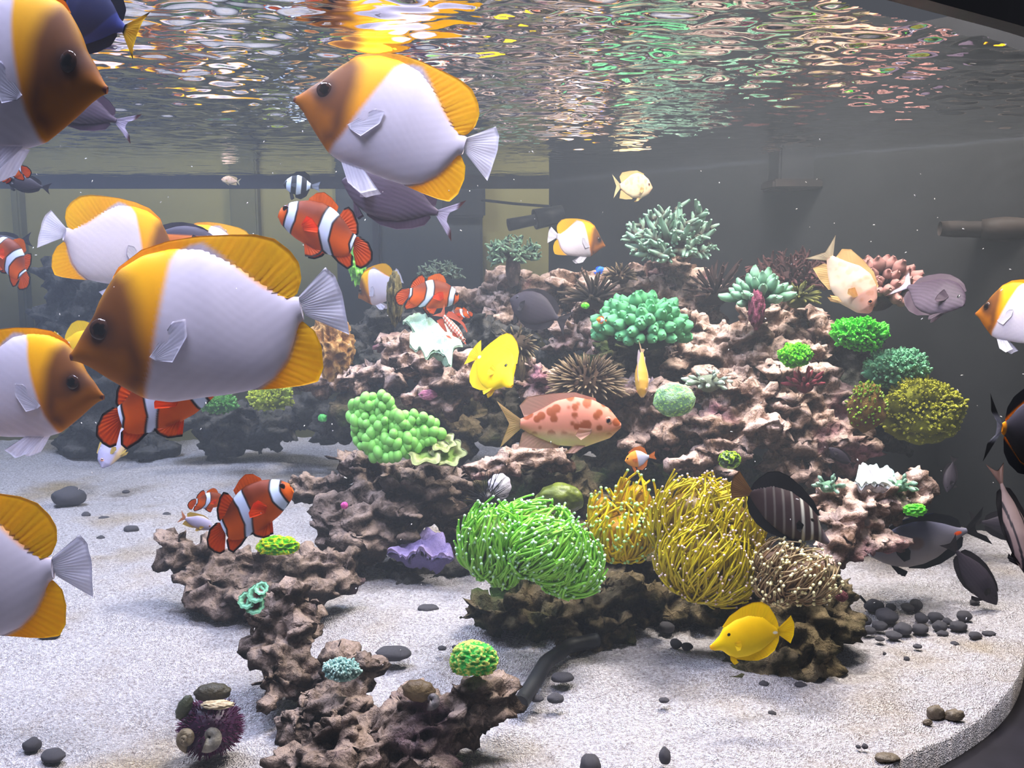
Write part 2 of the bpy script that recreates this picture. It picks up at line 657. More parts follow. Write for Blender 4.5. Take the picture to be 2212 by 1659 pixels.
# ------------------------------------------------------------------ reef rock
def rock(label, blobs, mt, seed, voxel=0.0050, knobs=12, kn=(0.16, 0.42), rough=1.0, depthf=0.85, holes=True):
    """one piece of reef rock: swollen lobes fused together, then eaten into by noise and round pits.
    blobs: (px, py, distance, radius_x px[, radius_y px])"""
    rg = random.Random(seed)
    bm = bmesh.new()
    lo_z = 9
    centres = []
    for bl in blobs:
        px, py, d, rx = bl[:4]
        ry = bl[4] if len(bl) > 4 else rx
        c = P(px, py, d)
        r = np.array([rx * d / F, depthf * (rx + ry) / 2 * d / F, ry * d / F])
        centres.append(c)
        todo = [(c, r)]
        for k in range(knobs):
            a = np.array([rg.gauss(0, 1) for _ in range(3)])
            a /= np.linalg.norm(a)
            s = rg.uniform(*kn)
            todo.append((c + a * r * rg.uniform(0.82, 1.06), np.array([rg.uniform(0.7, 1.3) for _ in range(3)]) * r.mean() * s))
        for cc, rr in todo:
            ret = bmesh.ops.create_icosphere(bm, subdivisions=2, radius=1.0)
            for v in ret['verts']:
                v.co = Vector(cc + np.array(v.co[:]) * rr)
    me = bpy.data.meshes.new('rock')
    bm.to_mesh(me)
    bm.free()
    ob = bpy.data.objects.new('tmp', me)
    COL.objects.link(ob)
    md = ob.modifiers.new('r', 'REMESH')
    md.mode = 'VOXEL'
    md.voxel_size = voxel
    dg = bpy.context.evaluated_depsgraph_get()
    ev = ob.evaluated_get(dg)
    em = ev.to_mesh()
    nv = len(em.vertices)
    v = np.empty(nv * 3)
    em.vertices.foreach_get('co', v)
    v = v.reshape(-1, 3)
    nn = np.empty(nv * 3)
    em.vertices.foreach_get('normal', nn)
    nn = nn.reshape(-1, 3)
    f = np.empty(len(em.loops), dtype=np.int32)
    em.loops.foreach_get('vertex_index', f)
    f = f.reshape(-1, 4)
    e1 = np.empty(len(em.edges) * 2, dtype=np.int32)
    em.edges.foreach_get('vertices', e1)
    e1 = e1.reshape(-1, 2)
    ev.to_mesh_clear()
    bpy.data.objects.remove(ob, do_unlink=True)
    d = np.mean([b[2] for b in blobs])
    rm = np.mean([(bl[3] + bl[-1]) / 2 * bl[2] / F for bl in blobs])
    fz = float(np.clip(rm / 0.030, 0.5, 1.15))
    sc = 0.66 * rough * fz
    fq = 1 / fz ** 0.8
    off = seed * 3.7
    deg = np.bincount(e1[:, 0], minlength=nv) + np.bincount(e1[:, 1], minlength=nv) + 1e-9

    def relax(q, k, lam):
        for _ in range(k):
            acc = np.zeros_like(q)
            for c_ in range(3):
                acc[:, c_] = np.bincount(e1[:, 0], q[e1[:, 1], c_], nv) + np.bincount(e1[:, 1], q[e1[:, 0], c_], nv)
            q = q * (1 - lam) + lam * acc / deg[:, None]
        return q

    hn = nn * np.array([1, 1, 0.45])
    v2 = v + nn * (sc * 0.022 * fbm(v * 36 * fq + off, seed, 2))[:, None]
    # shelves: ledges that jut out and leave hollows under them
    sh = fbm(v2 * np.array([26, 26, 62]) * fq + off, seed + 17, 2)
    v2 = v2 + hn * (sc * 0.030 * sstep(-0.05, 0.22, sh) - sc * 0.006)[:, None]
    wp = v2 + 0.010 * np.stack([vnoise(v2 * 60 + 9, seed + q) for q in (41, 42, 43)], 1)
    w1 = worley(wp * 40 * fq + off, seed + 5)
    w2 = worley(wp * 95 * fq + off, seed + 9)
    dep = -0.034 * sc * sstep(0.44, 0.22, w1) - 0.016 * sc * sstep(0.46, 0.24, w2)
    v3 = v2 + nn * dep[:, None]
    w3 = worley(wp * 190 * fq + off, seed + 13)
    v3 = relax(v3, 1, 0.5)
    v3 = v3 + nn * (0.010 * sc * fbm(v3 * 110 * fq + off, seed + 3, 3) - 0.0045 * sc * sstep(0.5, 0.2, w3))[:, None]
    base = np.array([v3[:, 0].mean(), v3[:, 1].mean(), v3[:, 2].min()])
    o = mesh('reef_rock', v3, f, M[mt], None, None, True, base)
    tag(o, label, 'rock')
    return o


# front group
rock('low knobbly rock at the bottom frame edge under the striped green coral', [(640, 1655, 0.545, 55, 45), (720, 1610, 0.55, 75, 75), (820, 1600, 0.56, 85, 75), (920, 1570, 0.565, 85, 70), (1010, 1545, 0.57, 70, 50), (1065, 1515, 0.575, 52, 48), (1045, 1480, 0.575, 40, 26), (780, 1690, 0.54, 110, 60), (910, 1510, 0.58, 42, 40), (900, 1640, 0.55, 70, 60)], 'rock_brown', 1, 0.0026)
rock('crooked rock column topped by the mint ring polyps', [(640, 1305, 0.66, 52, 48), (600, 1332, 0.655, 72, 52), (608, 1385, 0.65, 76, 54), (615, 1435, 0.64, 80, 52), (650, 1470, 0.63, 55, 45), (590, 1480, 0.62, 40, 45)], 'rock_brown', 2, 0.0026)
rock('dark hollow rock holding the grey-mint crust coral', [(735, 1465, 0.625, 68, 55), (785, 1475, 0.62, 34, 60), (680, 1530, 0.60, 55, 50), (640, 1560, 0.59, 48, 40), (740, 1530, 0.60, 60, 50)], 'rock_brown', 3, 0.0026)
rock('flat rock ledge with the yellow crust coral', [(375, 1185, 0.80, 45, 38), (440, 1205, 0.80, 55, 36), (520, 1215, 0.80, 60, 36), (600, 1225, 0.79, 65, 42), (680, 1235, 0.78, 65, 50), (745, 1235, 0.78, 40, 45), (650, 1285, 0.76, 60, 40), (560, 1285, 0.77, 70, 42), (460, 1265, 0.78, 60, 36), (430, 1300, 0.785, 45, 25), (510, 1310, 0.78, 70, 25)], 'rock_brown', 4, 0.0034, rough=0.85)
rock('rock spur beside the nose of the upward-pointing clownfish', [(650, 1052, 0.92, 34, 36), (690, 1058, 0.92, 42, 34), (735, 1045, 0.92, 40, 30)], 'rock_brown', 5, 0.0034)
rock('broad rock shoulder below the green bubble coral', [(790, 1010, 0.90, 65, 36), (850, 1040, 0.90, 85, 50), (750, 1130, 0.88, 52, 70), (830, 1110, 0.88, 85, 60), (910, 1090, 0.88, 70, 70), (760, 1210, 0.86, 40, 50), (800, 1180, 0.87, 60, 40), (940, 1040, 0.90, 60, 40)], 'rock_brown', 6, 0.0036)
rock('dark pebbly rock under the lavender coral plate', [(870, 1235, 0.90, 50, 28), (930, 1245, 0.89, 60, 30), (985, 1235, 0.88, 40, 30), (880, 1270, 0.87, 48, 22)], 'rock_dark', 7, 0.0038)
rock('rock foot under the green anemone coral', [(1050, 1330, 0.755, 50, 45), (1120, 1320, 0.75, 65, 50), (1200, 1345, 0.745, 65, 55), (1270, 1330, 0.75, 60, 60), (1330, 1300, 0.76, 65, 70), (1240, 1390, 0.735, 60, 30), (1150, 1280, 0.77, 90, 45), (1330, 1370, 0.74, 60, 50)], 'rock_olive', 8, 0.0034)
rock('shaded rock between the two yellow anemone corals', [(1350, 1220, 0.800, 60, 60), (1440, 1330, 0.780, 70, 50), (1420, 1240, 0.800, 60, 70), (1520, 1300, 0.775, 60, 50), (1390, 1380, 0.765, 40, 36)], 'rock_olive', 9, 0.0038)
rock('rounded rock foot of the brown anemone coral', [(1800, 1280, 0.72, 55, 50), (1790, 1350, 0.705, 60, 60), (1735, 1400, 0.69, 75, 55), (1660, 1410, 0.69, 80, 50), (1640, 1330, 0.71, 80, 60), (1720, 1310, 0.71, 80, 60), (1620, 1455, 0.68, 55, 25), (1700, 1450, 0.675, 60, 28)], 'rock_olive', 10, 0.0034)
rock('craggy outcrop bearing the mint coral fringe', [(1800, 1075, 0.80, 40, 36), (1860, 1085, 0.79, 60, 46), (1930, 1080, 0.80, 60, 46), (1985, 1035, 0.81, 36, 28), (1830, 1140, 0.78, 60, 44), (1900, 1160, 0.78, 50, 36), (1800, 1190, 0.77, 50, 36), (1970, 1085, 0.81, 30, 36), (1780, 1230, 0.75, 36, 36)], 'rock_pink', 11, 0.0032)
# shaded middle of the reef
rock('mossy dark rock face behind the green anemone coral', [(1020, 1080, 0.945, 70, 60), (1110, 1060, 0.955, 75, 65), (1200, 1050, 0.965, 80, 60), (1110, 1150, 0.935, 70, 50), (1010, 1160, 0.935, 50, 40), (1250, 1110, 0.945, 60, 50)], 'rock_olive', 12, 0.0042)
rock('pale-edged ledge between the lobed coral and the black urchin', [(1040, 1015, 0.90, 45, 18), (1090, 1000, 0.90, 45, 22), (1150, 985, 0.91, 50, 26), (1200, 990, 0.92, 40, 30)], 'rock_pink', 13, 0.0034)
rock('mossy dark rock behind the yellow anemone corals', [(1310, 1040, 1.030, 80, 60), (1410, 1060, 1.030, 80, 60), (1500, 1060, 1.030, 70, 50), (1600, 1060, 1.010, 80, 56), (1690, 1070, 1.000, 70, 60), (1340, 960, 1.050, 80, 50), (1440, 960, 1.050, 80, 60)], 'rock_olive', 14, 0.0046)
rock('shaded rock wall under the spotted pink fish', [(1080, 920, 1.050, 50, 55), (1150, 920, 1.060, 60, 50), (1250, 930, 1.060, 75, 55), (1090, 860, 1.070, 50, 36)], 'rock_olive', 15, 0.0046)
# pale upper reef
rock('pale rock with the speckled round coral', [(1380, 860, 0.98, 60, 36), (1440, 890, 0.97, 60, 44), (1490, 930, 0.96, 60, 50), (1400, 930, 0.98, 60, 40), (1350, 890, 0.99, 50, 36)], 'rock_pink', 16, 0.0034)
rock('pale holed rock under the cluster of white-tipped coral', [(1540, 850, 0.950, 60, 40), (1600, 870, 0.940, 60, 50), (1560, 920, 0.930, 60, 46), (1640, 930, 0.920, 60, 46), (1560, 980, 0.920, 50, 40), (1520, 1010, 0.910, 50, 26)], 'rock_pink', 17, 0.0034)
rock('tall pale rock below the neon green pillow coral', [(1690, 830, 0.970, 55, 50), (1740, 870, 0.960, 60, 56), (1790, 850, 0.970, 50, 46), (1700, 920, 0.950, 70, 50), (1780, 930, 0.950, 60, 50), (1740, 990, 0.940, 70, 40), (1830, 980, 0.940, 50, 36), (1830, 920, 0.960, 46, 46)], 'rock_pink', 18, 0.0034)
rock('pink rock ridge beside the green knob coral', [(1500, 715, 1.04, 50, 36), (1560, 735, 1.03, 55, 40), (1620, 740, 1.02, 56, 40), (1540, 780, 1.02, 60, 36), (1610, 800, 1.0, 56, 36), (1470, 770, 1.03, 50, 36)], 'rock_pink', 19, 0.0034)
rock('pink rock under the purple sponge', [(1640, 700, 1.04, 46, 36), (1690, 680, 1.05, 46, 36), (1680, 740, 1.02, 50, 40), (1740, 700, 1.04, 46, 46), (1790, 740, 1.02, 50, 46), (1740, 770, 1.0, 50, 40), (1660, 790, 1.0, 46, 36)], 'rock_pink', 20, 0.0034)
rock('reef-top rock carrying the fan of green staghorn', [(1400, 600, 1.16, 46, 30), (1450, 590, 1.16, 50, 36), (1500, 620, 1.14, 50, 36), (1440, 650, 1.12, 60, 40), (1520, 660, 1.12, 46, 40)], 'rock_pink', 21, 0.0038)
rock('brown rock beneath the small blue fish', [(1250, 620, 1.18, 50, 40), (1310, 620, 1.17, 46, 36), (1270, 680, 1.15, 50, 46), (1230, 730, 1.13, 40, 40), (1340, 660, 1.15, 50, 40), (1290, 740, 1.10, 46, 40)], 'rock_pink', 22, 0.0038)
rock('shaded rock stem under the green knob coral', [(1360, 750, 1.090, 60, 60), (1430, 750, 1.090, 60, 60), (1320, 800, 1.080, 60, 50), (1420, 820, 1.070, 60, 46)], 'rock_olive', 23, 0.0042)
rock('rubble rock under the brown bushy coral', [(1170, 830, 1.02, 56, 36), (1230, 850, 1.01, 60, 36), (1290, 850, 1.01, 50, 36), (1130, 800, 1.03, 36, 30)], 'rock_pink', 24, 0.0034)
rock('low dark rock behind the yellow-green dome', [(1860, 820, 1.0, 50, 70), (1890, 900, 0.99, 50, 50), (1850, 740, 1.02, 50, 50), (1940, 900, 1.0, 60, 50)], 'rock_dark', 25, 0.0046)
# back of the reef
rock('hazy rock with the tan ruffled coral', [(710, 820, 1.22, 60, 30), (770, 820, 1.21, 60, 36), (840, 800, 1.20, 60, 40), (660, 830, 1.23, 40, 20), (860, 770, 1.21, 40, 36)], 'rock_pink', 26, 0.0042)
rock('rock under the pale mint plate', [(920, 800, 1.10, 60, 40), (980, 810, 1.09, 60, 46), (1040, 830, 1.07, 46, 40), (880, 760, 1.13, 50, 40), (960, 860, 1.09, 70, 30)], 'rock_pink', 27, 0.0038)
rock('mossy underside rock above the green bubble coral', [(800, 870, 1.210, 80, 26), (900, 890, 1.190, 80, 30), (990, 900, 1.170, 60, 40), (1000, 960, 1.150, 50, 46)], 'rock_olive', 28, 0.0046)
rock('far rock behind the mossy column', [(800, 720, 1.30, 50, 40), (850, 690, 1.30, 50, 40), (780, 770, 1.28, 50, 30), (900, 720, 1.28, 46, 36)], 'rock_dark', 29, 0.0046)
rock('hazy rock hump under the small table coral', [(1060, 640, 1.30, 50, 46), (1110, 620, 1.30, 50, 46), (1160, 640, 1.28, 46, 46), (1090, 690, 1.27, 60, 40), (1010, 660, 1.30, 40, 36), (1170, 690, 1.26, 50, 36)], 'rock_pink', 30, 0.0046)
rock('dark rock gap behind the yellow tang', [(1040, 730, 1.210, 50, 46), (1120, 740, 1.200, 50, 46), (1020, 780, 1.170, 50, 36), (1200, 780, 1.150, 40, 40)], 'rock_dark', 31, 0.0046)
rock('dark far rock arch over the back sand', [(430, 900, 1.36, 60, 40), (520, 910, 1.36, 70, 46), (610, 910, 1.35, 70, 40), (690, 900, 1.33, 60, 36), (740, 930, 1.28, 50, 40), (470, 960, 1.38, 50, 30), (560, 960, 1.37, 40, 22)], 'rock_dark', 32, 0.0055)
rock('tall dim rock against the olive wall behind the first butterflyfish', [(150, 620, 1.44, 60, 56), (220, 660, 1.44, 60, 60), (130, 700, 1.44, 46, 50), (200, 760, 1.44, 80, 70), (280, 780, 1.44, 80, 80), (230, 860, 1.44, 90, 70), (200, 945, 1.46, 60, 36), (280, 950, 1.45, 56, 40), (330, 975, 1.43, 36, 30), (150, 965, 1.46, 30, 20)], 'rock_dark', 34, 0.006)

# ------------------------------------------------------------------ corals and other sessile life
def torch(label, heads, d, root, cols, seed, rad=1.0, tipr=1.6):
    """anemone-like coral: fleshy heads with hundreds of long tentacles combed by the current, each ending in a bright bead.
    heads: (px, py, rx, ry, count, flow_x, flow_z, span)"""
    rg = np.random.RandomState(seed)
    b = P(root[0], root[1], d)
    e = empty('torch_coral', b, label, 'coral')
    ten, tip = Bag(), Bag()
    cb, cm, ct, cp = [lin(x) for x in cols]
    iv, jf = ico(1)
    sv, sf = ico(3)
    for hx, hy, rx, ry, n, fx, fz, span, dd in heads:
        c = P(hx, hy, d + dd)
        R = np.array([rx, (rx + ry) / 2 * 0.85, ry]) * d / F
        q = sv * R * 0.80 + c
        q = q + sv * (0.10 * R.mean() * fbm(sv * 3 + seed, seed, 2))[:, None]
        mesh('head', q, sf, M['flesh'], e, np.broadcast_to(cb, (len(q), 3)), True, b)
        fl = np.array([fx, -0.15, fz])
        for i in range(n):
            a = rg.normal(size=3)
            a[1] -= 0.45
            a /= np.linalg.norm(a)
            flow = fl + rg.normal(size=3) * 0.25
            ra = a * 0.70 - flow * span * 0.8
            ra /= np.linalg.norm(ra)
            ts = np.linspace(0, 1, 8)
            lift = rg.uniform(0.0, 0.30)
            end = rg.uniform(0.96, 1.22)
            ph, am = rg.uniform(0, 6.28), rg.uniform(0.03, 0.10)
            sd = np.cross(a, ra)
            path = []
            for t in ts:
                w = ra * (1 - t) + a * t
                w /= np.linalg.norm(w)
                path.append(c + R * (w * (0.80 + (end - 0.80) * t + lift * 0.35 * math.sin(math.pi * t)) + sd * am * math.sin(t * 5 + ph) + flow * 0.16 * t * t))
            path = np.array(path)
            r0 = 2.9 * rad * d / F
            v, f, s = tube(path, np.linspace(r0 * 1.2, r0 * 0.8, 8), 5)
            k = rg.uniform(0.78, 1.15)
            col = np.where((s < 0.5)[:, None], mixc0(cb, cm, (s * 2)[:, None]), mixc0(cm, ct, (s * 2 - 1)[:, None])) * k
            ten.add(v, f, np.clip(col, 0, 1))
            if rg.uniform() < 0.62:
                tip.add(iv * r0 * tipr * 0.78 + path[-1], jf, cp)
    o = ten.build('tentacles', M['flesh'], e, b)
    o['kind'] = 'stuff'
    o = tip.build('tentacle_tips', M['flesh'], e, b)
    o['kind'] = 'stuff'
    return e


def mixc0(a, b, k):
    return a * (1 - k) + b * k


GC = ((104, 136, 34), (146, 214, 58), (168, 250, 100), (214, 255, 214))
torch('bright green anemone coral with mint beads over the sand', [(1062, 1178, 68, 78, 300, 0.12, 0.9, 1.0, 0.0), (1140, 1140, 95, 52, 350, 0.5, 0.7, 0.9, 0.02), (1175, 1190, 85, 62, 330, 0.5, 0.75, 1.0, -0.012), (1225, 1222, 70, 66, 330, 0.5, 0.75, 1.1, -0.004), (1090, 1236, 36, 40, 70, 0.1, 0.9, 1.0, 0.0)], 0.70, (1150, 1270), GC, 101, 1.0, 1.55)
torch('upright yellow coral tuft with green beads between two larger ones', [(1345, 1155, 70, 62, 300, 0.05, 1.0, 0.9, 0.0), (1305, 1115, 34, 52, 60, -0.15, 1.3, 1.3, 0.01), (1375, 1095, 44, 62, 80, 0.25, 1.3, 1.3, 0.01)], 0.735, (1345, 1210), ((176, 128, 8), (228, 186, 6), (248, 222, 20), (200, 250, 170)), 102, 1.05, 1.6)
torch('big yellow-olive anemone coral with pale pink beads', [(1500, 1135, 92, 92, 440, 0.15, 1.0, 1.1, 0.01), (1565, 1150, 72, 88, 350, 0.35, 0.9, 1.1, 0.0), (1525, 1215, 98, 84, 450, 0.28, 0.95, 1.2, -0.01), (1545, 1265, 76, 42, 120, 0.5, 0.4, 1.0, 0.0)], 0.700, (1525, 1290), ((128, 100, 30), (200, 176, 22), (234, 218, 40), (240, 212, 210)), 103, 0.85, 1.5)
torch('brownish anemone coral with cream beads beside the dark striped fish', [(1690, 1218, 62, 46, 190, 0.2, 0.8, 1.0, 0.0), (1735, 1250, 66, 54, 220, 0.35, 0.7, 1.0, -0.01), (1680, 1265, 50, 44, 110, 0.1, 0.8, 1.0, 0.0)], 0.665, (1715, 1305), ((110, 80, 54), (142, 114, 80), (178, 158, 116), (255, 246, 190)), 104, 0.62, 2.7)


def lump(name, label, px, py, d, rx, ry, col, mt='rough_coral', depthf=0.8, ns=3.0, na=0.18, ridge=0.0, rs=6.0, seed=0, spots=None, sub=5, base=0.0, cat='coral', parent=None, flat=0.0, group=None):
    """rounded coral head with a folded or ridged skin; spots = (colour, scale, amount) gives polyp-sized colour patches"""
    v, f = ico(sub)
    R = np.array([rx, (rx + ry) / 2 * depthf, ry]) * d / F
    h = na * fbm(v * ns + seed * 1.7, seed, 3)
    rdg = np.abs(fbm(v * rs + seed, seed + 4, 2))
    h = h + ridge * (0.25 - rdg)
    q = v * (1 + h[:, None])
    if flat:
        q[:, 2] = np.where(q[:, 2] < -flat, -flat + (q[:, 2] + flat) * 0.15, q[:, 2])
    q = q * R + P(px, py, d)
    c1, c2 = lin(col[0]), lin(col[1])
    k = sstep(-0.2, 0.3, h / max(na + ridge * 0.25, 1e-3))[:, None] if ridge == 0 else sstep(0.16, 0.05, rdg)[:, None]
    c = mixc0(c1, c2, k)
    if spots:
        sc_, ss, amt = spots
        w = worley(v * ss + seed, seed + 8)
        c = mixc0(c, lin(sc_), (sstep(amt, amt * 0.6, w))[:, None])
    b = P(px, py + ry * 0.9, d)
    o = mesh(name, q, f, M[mt], parent, c, True, b)
    if parent is None:
        tag(o, label, cat, group)
    return o


def polyp_dome(name, label, px, py, d, rx, ry, col, n, seed, spike=9.0, wid=3.0, depthf=0.8, na=0.25, ns=2.4):
    """soft coral mat: a lumpy pad covered with short upright polyps"""
    b = P(px, py + ry * 0.9, d)
    e = empty(name, b, label, 'coral')
    o = lump('pad', None, px, py, d, rx * 0.93, ry * 0.9, (col[0], col[1]), 'rough_coral', depthf, ns, na, 0, 6, seed, None, 4)
    o.parent = e
    o.location = (0, 0, 0)
    for k_ in list(o.keys()):
        del o[k_]
    rg = np.random.RandomState(seed)
    bag = Bag()
    R = np.array([rx, (rx + ry) / 2 * depthf, ry]) * d / F * np.array([0.93, 0.93, 0.9])
    a = rg.normal(size=(n, 3))
    a[:, 2] += 0.25
    a[:, 1] -= 0.3
    a /= np.linalg.norm(a, axis=1)[:, None]
    h = na * fbm(a * ns + seed * 1.7, seed, 3)
    c = P(px, py, d)
    ca, cb_ = lin(col[1]), lin(col[2])
    for i in range(n):
        p0 = c + a[i] * (1 + h[i]) * R * 0.96
        dr = a[i] * np.array([1, 1, 1]) + np.array([0, 0, 0.35]) + rg.normal(size=3) * 0.35
        dr /= np.linalg.norm(dr)
        l = spike * d / F * rg.uniform(0.6, 1.3)
        v, f, s = tube(np.array([p0, p0 + dr * l * 0.6, p0 + dr * l]), np.array([1.0, 1.1, 0.6]) * wid * d / F, 4)
        bag.add(v, f, np.clip(mixc0(ca, cb_, s[:, None]) * rg.uniform(0.75, 1.2), 0, 1))
    t = bag.build('polyps', M['flesh'], e, b)
    t['kind'] = 'stuff'
    return e


def branch_mesh(key, col, kind, seed):
    """one branch standing on the origin, unit long"""
    rg = np.random.RandomState(seed)
    bag = Bag()
    cb, ct = lin(col[0]), lin(col[1])
    if kind == 'antler':
        z = np.linspace(0, 1, 7)
        path = np.stack([0.06 * np.sin(z * 3), 0.05 * np.cos(z * 4) - 0.05, z], 1)
        v, f, s = tube(path, np.array([0.10, 0.095, 0.09, 0.085, 0.075, 0.06, 0.03]), 7)
        bag.add(v, f, mixc0(cb, ct, sstep(0.35, 0.9, s)[:, None]))
        for k in range(9):
            zz = rg.uniform(0.25, 0.9)
            an = rg.uniform(0, 6.28)
            dv = np.array([math.cos(an), math.sin(an), 0.9])
            p0 = np.array([0.06 * math.sin(zz * 3), 0.0, zz])
            l = rg.uniform(0.14, 0.3)
            v, f, s = tube(np.array([p0, p0 + dv * l * 0.6, p0 + dv * l]), np.array([0.06, 0.05, 0.025]), 5)
            bag.add(v, f, mixc0(cb, ct, np.clip(s * 1.2 - 0.35 + zz * 0.3, 0, 1)[:, None]))
    elif kind == 'knob':
        z = np.linspace(0, 1, 8)
        rad = np.array([0.14, 0.14, 0.15, 0.19, 0.24, 0.26, 0.20, 0.07])
        v, f, s = tube(np.stack([0.05 * np.sin(3 * z), 0 * z, z], 1), rad, 10)
        v = v + 0.05 * np.stack([vnoise(v * 7, seed), vnoise(v * 7, seed + 1), vnoise(v * 7, seed + 2)], 1)
        bag.add(v, f, mixc0(cb, ct, sstep(0.35, 0.95, s)[:, None]))
    else:                                      # thin finger
        z = np.linspace(0, 1, 6)
        v, f, s = tube(np.stack([0.08 * np.sin(2.5 * z), 0.06 * np.sin(2 * z + 1), z], 1), np.array([0.075, 0.07, 0.065, 0.06, 0.05, 0.025]), 6)
        bag.add(v, f, mixc0(cb, ct, sstep(0.4, 1.0, s)[:, None]))
    o = bag.build('branch', M['branch'])
    me = o.data
    bpy.data.objects.remove(o, do_unlink=True)
    return me


def bush(name, label, px, py, d, r, n, col, kind, seed, spread=1.0, squash=1.0, rbase=0.25, wide=1.0, lean=(0, 0)):
    """branching coral: every branch is a part of its own on a small foot"""
    rg = np.random.RandomState(seed)
    b = P(px, py, d)
    e = empty(name, b, label, 'coral')
    v, f = ico(3)
    rr = r * d / F
    q = v * rr * rbase * np.array([1.3, 1.0, 0.9]) * (1 + 0.2 * vnoise(v * 3, seed)[:, None])
    mesh('foot', q, f, M['branch'], e, np.broadcast_to(lin(col[0]), (len(q), 3)))
    ms = [branch_mesh('b', col, kind, seed + k) for k in range(3)]
    for i in range(n):
        ph = i * 2.39996
        t = (i + 0.5) / n
        ang = spread * math.acos(1 - t * 1.0)
        dv = Vector((math.sin(ang) * math.cos(ph) + lean[0], math.sin(ang) * math.sin(ph) * 0.9 - 0.1, math.cos(ang) * squash + lean[1]))
        dv.x += rg.uniform(-0.12, 0.12)
        dv.z += rg.uniform(-0.08, 0.12)
        du = dv.normalized()
        ln = rr * rg.uniform(0.85, 1.1) * dv.length * (1 - rbase * 0.7)
        o = bpy.data.objects.new('branch', ms[i % 3])
        COL.objects.link(o)
        o.parent = e
        o.rotation_mode = 'QUATERNION'
        o.rotation_quaternion = dv.to_track_quat('Z', 'Y')
        o.scale = (ln * wide, ln * wide, ln)
        o.location = Vector((du.x * 1.3, du.y, du.z * 0.9)) * rr * rbase * 0.75
    return e


# green bubble coral: every bladder a part
b = P(850, 985, 0.86)
e = empty('bubble_coral', b, 'light green bubble coral like a bunch of grapes on the rock shoulder', 'coral')
v, f = ico(3)
bm_me = None
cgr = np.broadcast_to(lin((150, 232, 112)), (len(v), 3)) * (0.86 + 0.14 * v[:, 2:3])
for lobe in ((800, 925, 48, 62), (870, 930, 70, 48), (905, 945, 55, 40)):
    q = v * np.array([lobe[2], 36, lobe[3]]) * 0.86 / F * 0.9 + P(lobe[0], lobe[1], 0.868)
    mesh('stalk', q, f, M['flesh'], e, np.broadcast_to(lin((86, 150, 70)), (len(v), 3)), True, b)
o = mesh('bubble', v * np.array([1.0, 0.9, 1.15]), f, M['flesh'], None, np.clip(cgr, 0, 1))
bub = o.data
bpy.data.objects.remove(o, do_unlink=True)
rg = np.random.RandomState(5)
spots_ = []
tries = 0
outline = [(752, 905), (762, 870), (785, 850), (830, 852), (848, 875), (850, 892), (890, 890), (930, 905), (955, 935), (950, 955), (915, 962), (880, 985), (840, 990), (800, 985), (775, 970), (765, 940)]
while len(spots_) < 135 and tries < 6000:
    tries += 1
    x, y = rg.uniform(750, 956), rg.uniform(848, 990)
    if not inside(np.array([[x, y]]), outline)[0]:
        continue
    if any(math.hypot(x - a_, y - b_) < 11.5 for a_, b_, _ in spots_):
        continue
    spots_.append((x, y, rg.uniform(9, 13)))
for x, y, r in spots_:
    dd = 0.845 + 0.012 * abs((x - 850) / 100) + rg.uniform(-0.003, 0.004)
    o = bpy.data.objects.new('bubble', bub)
    COL.objects.link(o)
    o.parent = e
    o.location = Vector(P(x, y, dd) - b)
    s_ = r * dd / F
    o.scale = (s_ * rg.uniform(0.9, 1.15), s_, s_ * rg.uniform(0.9, 1.25))
    o.rotation_euler = (rg.uniform(-.4, .4), rg.uniform(-.5, .5), rg.uniform(0, 3))


def cup(label, name, centres, d, col_in, col_edge, seed, parent_loc, folds=7, fold=0.10):
    """open fleshy cups with a raised wavy rim"""
    b = P(*parent_loc, d)
    e = empty(name, b, label, 'coral')
    for k, (px, py, r, tilt) in enumerate(centres):
        nr_, na_ = 16, 48
        vs, cs = [], []
        ci, ce = lin(col_in), lin(col_edge)
        rr = r * d / F
        for i in range(nr_):
            t = i / (nr_ - 1)
            for j in range(na_):
                a = 2 * math.pi * j / na_
                rad = t * (1 + fold * math.sin(folds * a + seed + k)) if t > 0 else 0.001
                z = 0.34 * sstep(0.3, 0.8, np.array(t)) - 0.30 * max(0, t - 0.8) + 0.04 * math.sin(3 * folds * a) * t
                x, y = rad * math.cos(a), rad * math.sin(a)
                vs.append((x, y, z))
                cs.append(mixc0(ci, ce, sstep(0.36, 0.56, np.array(t))))
        for i in range(nr_):                       # outer underside
            t = 1 - i / (nr_ - 1)
            for j in range(na_):
                a = 2 * math.pi * j / na_
                rad = (0.25 + 0.78 * t) * (1 + fold * math.sin(folds * a + seed + k) * t)
                vs.append((rad * math.cos(a), rad * math.sin(a), 0.40 * t ** 2 - 0.55 * (1 - t) - 0.03))
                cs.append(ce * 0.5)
        fs = grid_faces(2 * nr_, na_, wrap_m=True)
        q = np.array(vs) * rr
        ti = math.radians(tilt)
        R_ = np.array([[1, 0, 0], [0, math.cos(ti), -math.sin(ti)], [0, math.sin(ti), math.cos(ti)]])
        q = q @ R_.T + P(px, py, d)
        mesh('cup', q, fs, M['flesh'], e, np.array(cs), True, b)
    return e


cup('lobed green-brown cup coral at the end of the bubble coral', 'cup_coral', [(920, 975, 44, 42), (968, 985, 36, 38), (958, 960, 26, 40)], 0.855, (150, 190, 90), (158, 170, 110), 1, (935, 1005), 6, 0.16)
cup('mint ring polyps with dark centres on the rock column', 'ring_polyps', [(535, 1298, 19, 55), (556, 1284, 20, 55), (552, 1308, 21, 55), (566, 1272, 15, 50)], 0.628, (104, 52, 36), (150, 226, 180), 2, (552, 1318), 9, 0.06)

